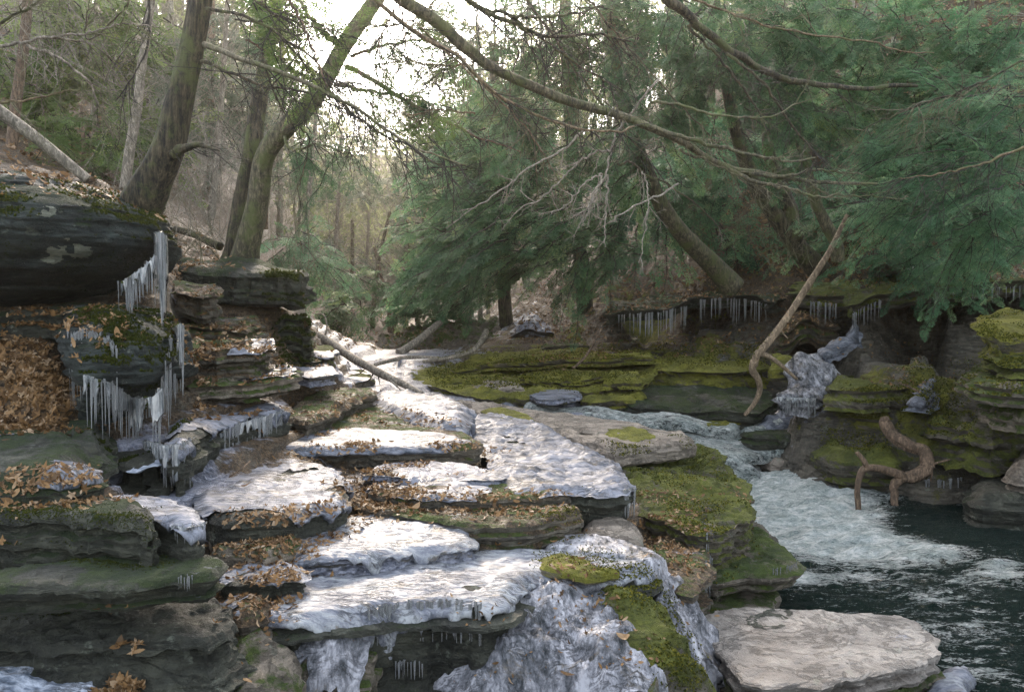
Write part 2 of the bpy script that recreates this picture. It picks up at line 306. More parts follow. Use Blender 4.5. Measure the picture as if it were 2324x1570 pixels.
# ------------------------------------------------------------------ ground: one height field through surveyed points
# (px, py, 'z' height | 'd' distance, value, moss, leaf, ice)
C = [
 (-400,1600,'z',.6,.1,.3,.2),(0,1560,'z',.55,.1,.3,.3),(300,1600,'z',.5,.1,.9,.1),(600,1600,'z',.4,.2,.3,.3),(1100,1620,'z',.1,.2,.1,.5),(1500,1620,'z',0,.4,0,.3),
 (0,1490,'z',.6,.1,.2,.1),(300,1500,'z',.62,.2,.9,.1),(450,1480,'z',.6,.2,.5,.2),(0,1350,'z',.8,.1,0,0),(300,1350,'z',.8,.1,0,0),(520,1350,'z',.85,.1,.6,.2),
 (600,1390,'z',.75,.1,.8,.1),(640,1320,'z',.88,.0,.9,.2),(560,1260,'z',.98,.1,.9,.2),(740,1290,'z',.85,0,.5,.5),(1000,1250,'z',.84,0,.4,.5),(1200,1240,'z',.84,0,.6,.4),
 (480,1190,'z',1.05,.1,.7,.3),(640,1185,'z',1.06,.0,.9,.2),(750,1160,'z',1.06,.1,.9,.2),(820,1120,'z',1.1,.1,1,.2),(850,1060,'z',1.12,.1,1,.2),(780,1040,'z',1.14,.1,.9,.2),
 (1000,1120,'z',1.04,.1,1,.1),(1250,1130,'z',1.0,.2,.8,.1),(1100,1040,'z',1.14,.2,.7,.2),(950,940,'z',1.22,.1,1,.2),(760,900,'z',1.34,.3,1,.2),(1100,960,'z',1.08,.1,.1,.8),
 (1400,1180,'z',.82,.2,.5,0),(1460,1250,'z',.72,.2,.7,0),(1540,1230,'z',.6,.3,.9,0),(1540,1330,'z',.3,.4,.3,0),(1600,1280,'z',.3,.3,.2,0),(1700,1330,'z',-.1,.3,0,0),
 (1350,1050,'z',1.0,.2,0,.5),(1500,1100,'z',.7,.4,.6,0),(1600,1140,'z',.6,.5,.5,0),(1690,1180,'z',.3,.4,.2,0),(1500,1020,'z',.72,.5,.2,0),
 # left front shelf
 (0,1240,'z',1.1,.2,.1,0),(300,1240,'z',1.1,.2,.1,0),(200,1120,'z',1.38,.1,1,.1),(0,1110,'z',1.4,.1,1,.1),(330,1120,'z',1.3,0,.4,.6),(430,1110,'z',1.22,0,.4,.6),
 (-300,1000,'z',1.6,.1,.8,.2),(0,1000,'z',1.52,.1,.9,.2),(120,960,'d',6.7,.0,1,0),(0,950,'d',6.7,0,1,0),(60,860,'d',7.0,0,1,0),(0,780,'d',7.4,0,1,0),(130,760,'d',7.7,.2,1,.1),(-300,800,'d',7.2,0,1,0),
 (200,1000,'z',1.35,.1,.6,.3),(230,1080,'z',1.28,.1,.4,.5),(340,1110,'z',1.22,0,.2,.7),
 (150,720,'d',7.9,.3,.9,.1),(0,680,'d',8.1,.2,.7,0),(300,700,'d',8.0,.3,.3,.2),(-300,680,'d',8.0,.2,.7,0),(200,640,'d',8.8,0,.2,0),(0,620,'d',8.8,0,.2,0),
 (0,400,'d',9.6,.2,1,0),(200,400,'d',9.6,.3,1,0),(330,440,'d',9.6,.3,1,0),(-400,420,'d',9.6,.2,1,0),
 # left slope beyond the boulders
 (430,870,'z',1.72,.1,.6,.7),(520,860,'z',1.72,.3,.7,.3),(450,780,'d',10,.1,.8,.6),(560,800,'d',10.2,.3,.9,.2),(430,700,'d',10.8,.0,1,0),(540,710,'d',11,.2,1,0),(620,830,'d',10.2,.2,.6,.4),
 (420,600,'d',12.2,.1,1,0),(540,640,'d',11.8,.5,.5,0),(640,690,'d',11.8,.4,.7,0),(420,520,'d',13.5,.2,1,0),(580,600,'d',12.8,.5,.6,0),(680,650,'d',13.2,.4,.5,0),
 (700,760,'d',12,.2,.7,.4),(760,820,'d',12.4,.2,.3,.7),(720,860,'z',1.5,.2,.6,.4),(650,940,'z',1.3,.2,.8,.2),(830,930,'z',1.2,.1,1,.2),
 # frozen creek going up the valley
 (900,875,'z',1.3,0,.1,.9),(820,845,'z',1.36,0,.1,.9),(860,815,'z',1.5,.2,.2,.7),(960,800,'z',1.62,.2,.3,.7),(800,780,'d',24,.1,.9,.2),(900,770,'d',25,.1,.9,.2),(1050,775,'d',25,.3,.3,.6),(1000,740,'d',29,.2,.4,.5),
 (850,745,'d',36,0,1,0),(700,740,'d',30,0,1,0),(1100,730,'d',30,.1,.7,.2),(900,720,'d',48,.1,1,0),
 # moss plateau, right bank
 (1000,850,'z',1.28,.9,.3,.1),(1150,830,'z',1.34,.9,.5,.0),(1300,810,'z',1.45,.9,.5,0),(1450,790,'z',1.58,.9,.4,0),(1200,885,'z',1.05,.6,.2,.1),(1400,880,'z',1.0,.6,.2,0),(1600,830,'z',1.2,.8,.2,0),
 (1100,925,'z',.98,.2,.0,.5),(1300,930,'z',.9,.1,0,.6),(1500,935,'z',.7,.5,.1,.4),(1650,930,'z',.65,.6,.2,.2),(1400,965,'z',.8,.1,0,.5),(1600,985,'z',.28,.2,0,.2),
 (1180,760,'d',21,.4,.9,.1),(1250,740,'d',22,.2,1,.0),(1180,720,'d',24,.1,.8,.3),(1380,775,'d',18.8,.5,.6,.1),(1600,770,'d',18,.7,.4,0),(1800,775,'d',17,.5,.6,0),
 (1380,740,'d',19.6,.1,.3,.1),(1600,740,'d',19.2,.1,.3,.1),(1800,740,'d',18,.1,.3,.1),(1380,690,'d',20.5,.3,1,0),(1600,650,'d',20.5,.3,1,0),(1780,640,'d',19,.4,1,0),
 # right, under the ledge
 (1950,800,'d',14.5,.3,.2,.1),(2100,800,'d',14,.4,.2,.0),(2250,790,'d',13.5,.3,.1,0),(1950,720,'d',16.2,-.2,0,0),(2150,720,'d',15.6,-.2,0,0),(2400,720,'d',15,-.2,0,0),
 (1850,830,'d',13.9,.4,.1,.4),(1820,900,'d',13.6,.4,.1,.4),(1760,935,'z',.72,.6,.2,.2),(1950,880,'d',13.2,.7,.2,.1),(2100,870,'d',12.6,.8,.2,0),(2300,860,'d',11.8,.6,.1,0),(2500,850,'d',11.4,.6,.1,0),
 (1900,950,'z',.25,.5,.1,.1),(2100,960,'z',.4,.5,.1,0),(2350,960,'z',.75,.6,.1,0),(2200,1010,'z',.3,.6,.1,0),(2450,1020,'z',.4,.6,.1,0),
 (1800,1000,'z',.1,.1,0,.2),(1750,1035,'z',.05,.1,0,.1),(1900,1040,'z',.0,.2,0,.2),(2100,1060,'z',-.1,.4,0,0),(2350,1090,'z',-.1,.4,0,0),
 (1950,640,'d',17.5,.4,1,0),(2150,610,'d',17.5,.4,1,0),(2400,600,'d',16.5,.4,1,0),
 # pool floor
 (1760,1150,'z',-.35,0,0,0),(2000,1200,'z',-.4,0,0,0),(2300,1200,'z',-.4,0,0,0),(1900,1350,'z',-.4,0,0,0),(2300,1400,'z',-.4,0,0,0),(2700,1300,'z',-.4,0,0,0),(1700,1480,'z',-.35,.2,0,0),(2000,1600,'z',-.4,0,0,0),(2500,1700,'z',-.4,0,0,0),
 (2900,1100,'z',.1,.4,.2,0),(3200,1200,'z',.6,.4,.5,0),
 # right hillside
 (1500,560,'d',24,.2,1,0),(1800,500,'d',22,.2,1,0),(2050,470,'d',21,.2,1,0),(2350,400,'d',21,.3,1,0),(1300,600,'d',26,.2,1,0),(1800,300,'d',26,.1,1,0),(2300,200,'d',25,.1,1,0),(2300,30,'d',27,.1,1,0),(1600,200,'d',32,.1,1,0),(2700,100,'d',24,.1,1,0),(2800,500,'d',18,.2,1,0),(2300,-300,'d',32,.1,1,0),(1800,-100,'d',34,.1,1,0),
 # left hillside
 (-500,350,'d',14,.2,1,0),(100,380,'d',14,.3,1,0),(300,400,'d',17,.3,1,0),(100,250,'d',22,.4,1,0),(400,400,'d',22,.3,1,0),(0,100,'d',28,.2,1,0),(400,230,'d',32,.2,1,0),(-600,0,'d',24,.2,1,0),(550,420,'d',30,.1,1,0),(100,-60,'d',40,.2,1,0),(500,180,'d',48,.2,1,0),
 # far valley sides
 (650,560,'d',44,0,1,0),(800,620,'d',60,0,1,.1),(950,650,'d',62,0,1,.1),(1150,600,'d',45,.1,1,0),(800,520,'d',80,.2,.7,0),(650,430,'d',70,.2,.7,0),(1000,510,'d',80,.2,.7,0),(1200,430,'d',65,.2,.8,0),(850,350,'d',120,.2,.7,0),(1100,320,'d',110,.2,.8,0),(600,300,'d',110,.2,.8,0),
 (200,1900,'z',.3,0,.2,.2),(1200,1900,'z',0,.1,.1,.2),(2300,1900,'z',-.4,0,0,0),(-1200,1500,'z',1.,.1,.6,.1),(-1500,900,'d',8,.1,1,0),
]
def wpt(px, py, k, v): return onz(px, py, v) if k == 'z' else at(px, py, v)
CP = np.array([wpt(*c[:4]) for c in C]); CA = np.array([c[4:7] for c in C])
def warp(p):  # even out the spacing of the survey with distance
    r = np.hypot(p[..., 0], p[..., 1]) + 1e-6; k = np.log(r / 2) / r * 6
    return np.stack([p[..., 0] * k, p[..., 1] * k], -1)
_W = warp(CP[:, :2]); _D = np.linalg.norm(_W[:, None] - _W[None], axis=-1)
_wz = np.linalg.solve(_D + 1e-3 * np.eye(len(C)), CP[:, 2] - 1.5)
def ground_base(x, y):
    q = warp(np.stack([x, y], -1)); sh = q.shape[:-1]; q = q.reshape(-1, 2); z = np.empty(len(q)); A = np.empty((len(q), 3))
    for i in range(0, len(q), 20000):
        D = np.linalg.norm(q[i:i + 20000, None] - _W[None], axis=-1)
        z[i:i + 20000] = D @ _wz + 1.5
        w = 1 / (D + .03) ** 3; A[i:i + 20000] = (w @ CA) / w.sum(1)[:, None]
    return z.reshape(sh), A.reshape(sh + (3,))
def ground_z(x, y, z, A):
    r = np.hypot(x, y)
    bed = (np.clip(1.1 - A[..., 1], 0, 1) + .45) * sstep(40, 26, y) + .1
    hs = .15
    q = (z + .10 * fbm(x, y, 0, .9, 4, 3) + .03 * fbm(x, y, 0, 4, 3, 5)) / hs
    fr = q - np.floor(q); zt = (np.floor(q) + sstep(.70, .96, fr)) * hs
    q2 = (zt + .03 * fbm(x, y, 0, 1.8, 4, 33)) / .045; zt = .6 * zt + .4 * (np.floor(q2) + sstep(.6, .95, q2 - np.floor(q2))) * .045
    b = np.clip(bed, 0, 1) * .8
    zz = z * (1 - b) + (zt) * b
    zz = zz + .06 * fbm(x, y, 0, 1.6, 6, 8) + .03 * np.abs(fbm(x, y, 0, 5, 4, 18)) + .35 * sstep(14, 60, r) * fbm(x, y, 0, .35, 4, 9) + .012 * fbm(x, y, 0, 14, 3, 12)
    return zz
def build_ground():
    na, nr = 760, 620
    a = np.linspace(R(-52), R(52), na); r = 2.6 * (150 / 2.6) ** (np.linspace(0, 1, nr) ** 1.25)
    Rr, Aa = np.meshgrid(r, a, indexing='ij'); x = Rr * np.sin(Aa); y = Rr * np.cos(Aa)
    z, A = ground_base(x, y); z = ground_z(x, y, z, A)
    i = (np.arange(nr - 1)[:, None] * na + np.arange(na - 1)[None]).ravel()
    Q = np.stack([i, i + 1, i + na + 1, i + na], -1)
    V = np.stack([x, y, z], -1).reshape(-1, 3)
    o = mesh('ground', V, Q, M['ground'], None, True, {'moss': A[..., 0].ravel(), 'leaf': A[..., 1].ravel(), 'ice': A[..., 2].ravel()})
    return tag(o, kind='structure')
ground = build_ground()
bpy.context.view_layer.update()
def snap(pts, front=None):
    # bring a thing forward until its front clears the ground it lies on
    k = 1.
    for p in (pts if front is None else pts[:front]):
        d = Vector(ray(p[0], p[1])); h = ground.ray_cast(Vector((0, 0, H)), d.normalized())
        if h[0]: k = min(k, h[1].y / p[-1] * .992)
    return max(k, .72)

# ------------------------------------------------------------------ ledges, slabs and boulders
GROUNDED = [ground]
def chaikin(P, n=1):
    for _ in range(n):
        Q = np.roll(P, -1, 0); P = np.stack([P * .8 + Q * .2, P * .2 + Q * .8], 1).reshape(-1, 3)
    return P
def resample(P, step):
    Q = np.vstack([P, P[:1]]); s = np.r_[0, np.cumsum(np.linalg.norm(np.diff(Q, axis=0), axis=1))]
    n = max(12, int(s[-1] / step)); u = np.arange(n) * s[-1] / n
    return np.stack([np.interp(u, s, Q[:, k]) for k in range(3)], 1), s[-1]
def outward(P):
    T = np.roll(P, -1, 0) - np.roll(P, 1, 0); N = np.stack([T[:, 1], -T[:, 0], 0 * T[:, 0]], -1)
    N /= np.linalg.norm(N, axis=1)[:, None] + 1e-9
    for _ in range(3): N = (np.roll(N, 1, 0) + N * 2 + np.roll(N, -1, 0)); N /= np.linalg.norm(N, axis=1)[:, None] + 1e-9
    return N
def tri_inside(P, step):
    lo, hi = P[:, :2].min(0), P[:, :2].max(0)
    gx, gy = np.meshgrid(np.arange(lo[0], hi[0], step), np.arange(lo[1], hi[1], step))
    gx = gx + (np.arange(gx.shape[0]) % 2)[:, None] * step * .5
    I = np.stack([gx.ravel(), gy.ravel()], -1) + RS.uniform(-.22, .22, (gx.size, 2)) * step
    x, y = I[:, 0], I[:, 1]; ins = np.zeros(len(I), bool); n = len(P)
    for k in range(n):
        x1, y1 = P[k, 0], P[k, 1]; x2, y2 = P[(k + 1) % n, 0], P[(k + 1) % n, 1]
        c = ((y1 > y) != (y2 > y)); ins ^= c & (x < (x2 - x1) * (y - y1) / (y2 - y1 + 1e-12) + x1)
    I = I[ins]
    d = np.full(len(I), 1e9)
    for k in range(0, n): d = np.minimum(d, np.hypot(I[:, 0] - P[k, 0], I[:, 1] - P[k, 1]))
    I = I[d > step * .55]; d = d[d > step * .55]
    pts = [Vector((a, b)) for a, b in np.vstack([P[:, :2], I])]
    res = geometry.delaunay_2d_cdt(pts, [], [list(range(n))], 1, 1e-7)
    co = np.array([tuple(v) for v in res[0]]); src = res[3]
    T = np.array([t for t in res[2] if len(t) == 3])
    return co, T, src, I, d
def slab(name, label, cat, pts, th=.2, mat='grey', z=None, under=.02, amp=.03, layer=.045, rough=.008, flake=.012, rnd=.025, bulge=0.,
         ice=None, imat='ice', drape=.06, icov=.2, group=None, dens=1.15, jag=.05, smooth_n=None, parent=None, flow=0.):
    W = []; kk = snap(pts, 4) if z is None and len(pts[0]) == 4 else 1
    for p in pts:
        if z is not None: W.append(onz(p[0], p[1], z))
        elif len(p) == 3: W.append(onz(*p))
        else: W.append(at(p[0], p[1], p[3] * kk))
    W = np.array(W); smooth_n = (1 if ice or 'frozen' in name or rnd > .045 else 0) if smooth_n is None else smooth_n
    if np.sum(W[:, 0] * np.roll(W[:, 1], -1) - np.roll(W[:, 0], -1) * W[:, 1]) < 0: W = W[::-1]
    dist = np.linalg.norm(W - np.array((0, 0, H)), axis=1).mean(); step = max(.02, dist * .0042) / dens
    seed = (len(COL.objects) * 7 + 13) % 997
    P, per = resample(chaikin(W, smooth_n), step)
    N = outward(P)
    P = P + N * (jag * fbm(P[:, 0], P[:, 1], 0, 3.2, 5, seed) * 1.6 + jag * .6 * fbm(P[:, 0], P[:, 1], 0, 9, 3, seed + 1) + jag * .5 * np.round(fbm(P[:, 0], P[:, 1], 0, 2.3, 2, seed + 3) * 3) / 1.5)[:, None]
    P[:, :2] += 0
    org = W.mean(0); org[2] -= th
    n = len(P)
    co, T, src, I, dI = tri_inside(P, step * 1.25)
    if len(T) == 0: print('no triangles', label); return None
    # height of the top
    Zc = []
    for i in range(0, len(co), 4000):
        D = np.linalg.norm(co[i:i + 4000, None] - W[None, :, :2], axis=-1) + 1e-4; w = 1 / D ** 2.2; Zc.append((w @ W[:, 2]) / w.sum(1))
    zc = np.concatenate(Zc)
    dd = np.full(len(co), 1e9)
    for k in range(0, n, 1): dd = np.minimum(dd, np.hypot(co[:, 0] - P[k, 0], co[:, 1] - P[k, 1]))
    fl = np.floor((fbm(co[:, 0], co[:, 1], 0, 2.1, 5, seed + 5) * .5 + .5) * 7) * flake - 3 * flake
    e = np.clip(1 - dd / max(rnd * 1.6, 1e-3), 0, 1)
    zt = zc + fl * (1 - e) + rough * fbm(co[:, 0], co[:, 1], 0, 6, 5, seed + 2) * 2 + (.004 + rough * .6) * fbm(co[:, 0], co[:, 1], 0, 24, 3, seed + 4) + bulge * (1 - np.exp(-dd / .25)) - rnd * e ** 2
    if flow:  # smooth rounded tongues of ice running downhill
        q = co[:, 0] * 3.4 - co[:, 1] * 2.2 + 1.3 * fbm(co[:, 0], co[:, 1], 0, 1.1, 3, seed + 60); zt = zt + flow * (np.abs(np.sin(q)) ** .7 - .6) * (1 - e) + flow * .9 * fbm(co[:, 0], co[:, 1], 0, 1.4, 3, seed + 61) - flow * .5 * sstep(.6, .95, (zt / .09) % 1)
    src_i = np.array([s[0] if len(s) else -1 for s in src])
    Vt = np.column_stack([co, zt]); idx_of = {}
    for i, s in enumerate(src_i):
        if 0 <= s < n and s not in idx_of: idx_of[s] = i
    ringi = [idx_of.get(k, -1) for k in range(n)]
    for k in range(n):
        if ringi[k] < 0: ringi[k] = int(np.argmin(np.hypot(co[:, 0] - P[k, 0], co[:, 1] - P[k, 1])))
    ringi = np.array(ringi)
    rimz = Vt[ringi, 2]
    K = max(3, int(th / max(step * .8, .015))); K = min(K, 40)
    V = [Vt]; base = len(Vt); prev = ringi; Q = []
    for k in range(1, K + 1):
        t = th * k / K
        wv = t + .02 * fbm(P[:, 0], P[:, 1], 0, 1.7, 2, seed + 9)
        li = np.floor(wv / layer + .35 * fbm(P[:, 0], P[:, 1], t, 2.5, 2, seed + 10)).astype(np.int64)
        o = (_h(li, li * 0 + seed, li * 0, 5) - .5) * amp * 2.6 + amp * .6 * fbm(P[:, 0] * 1.0, P[:, 1] * 1.0, (rimz - t) * 3, 3.0, 4, seed + 20) + amp * .6 * fbm(P[:, 0], P[:, 1], rimz - t, 12, 4, seed + 23)
        o = o * min(1, t / .03) - under * (t / th) + rnd * .5 * min(1, t / (rnd + 1e-3))
        ring = P + N * o[:, None]; ring[:, 2] = rimz - t
        V.append(ring); cur = base + (k - 1) * n + np.arange(n)
        Q.append(np.stack([prev, cur, np.roll(cur, -1), np.roll(prev, -1)], -1)); prev = cur
    nb = base + K * n
    Vb = Vt.copy(); Vb[:, 2] = zc - th; Vb[ringi] = V[-1]
    V.append(Vb); V = np.vstack(V); Q = np.vstack(Q); Tb = T[:, ::-1] + nb
    # make the top wind up
    a, b, c = Vt[T[:, 0]], Vt[T[:, 1]], Vt[T[:, 2]]
    if np.mean(np.cross(b - a, c - a)[:, 2]) < 0: T = T[:, ::-1]; Tb = Tb[:, ::-1]
    o = mesh(name, V, [Q, np.vstack([T, Tb])], M[mat], parent, mat in ('icef', 'ice', 'icew', 'rapid'), None, org)
    if parent is None: tag(o, label, cat, group)
    GROUNDED.append(o)
    if ice:
        # a sheet of ice frozen over the top and hanging over the rim
        cov = fbm(co[:, 0], co[:, 1], 0, 1.7, 5, seed + 40) * .5 + .5
        keep_v = cov > (icov if icov < 1 else 0) * .55 + .18
        Ti = T[keep_v[T].all(1)]
        lump = .014 * fbm(co[:, 0], co[:, 1] * 1.8, 0, 5, 4, seed + 41) + .003 * fbm(co[:, 0], co[:, 1] * 1.8, 0, 16, 2, seed + 42)
        zi = zt + ice * (.75 + .5 * cov) + lump + rnd * .4 * e
        Vi = np.column_stack([co, zi]); VV = [Vi]; prev = ringi; Qi = []; rz = Vi[ringi, 2]
        s = np.arange(n) * step
        L = drape * np.clip(.10 + .7 * np.maximum(fbm(P[:, 0], P[:, 1], 0, 1.3, 2, seed + 44), 0) + 3.2 * np.maximum(fbm(P[:, 0], P[:, 1], 0, 15, 2, seed + 45) - .08, 0) ** 1.5 + .3 * np.abs(fbm(P[:, 0], P[:, 1], 0, 6, 2, seed + 48)), .03, 1.6)
        KK = 5
        for k in range(1, KK + 1):
            t = L * (k / KK) ** .85
            o_ = .004 + .012 * math.sin(math.pi * k / KK) + .010 * fbm(P[:, 0], P[:, 1], t * .4, 16, 3, seed + 46) - (.02 if k == KK else 0)
            ring = P + N * (o_ + amp * .2 + rnd * .3)[:, None]; ring[:, 2] = rz - t
            VV.append(ring); cur = len(Vi) + (k - 1) * n + np.arange(n)
            q = np.stack([prev, cur, np.roll(cur, -1), np.roll(prev, -1)], -1)
            kr = keep_v[ringi]; Qi.append(q[kr & np.roll(kr, -1)]); prev = cur
        Fi = [f for f in (np.vstack(Qi), Ti) if len(f)]
        if Fi: GROUNDED.append(mesh('ice_sheet', np.vstack(VV), Fi, M[imat], o, True))
    return o

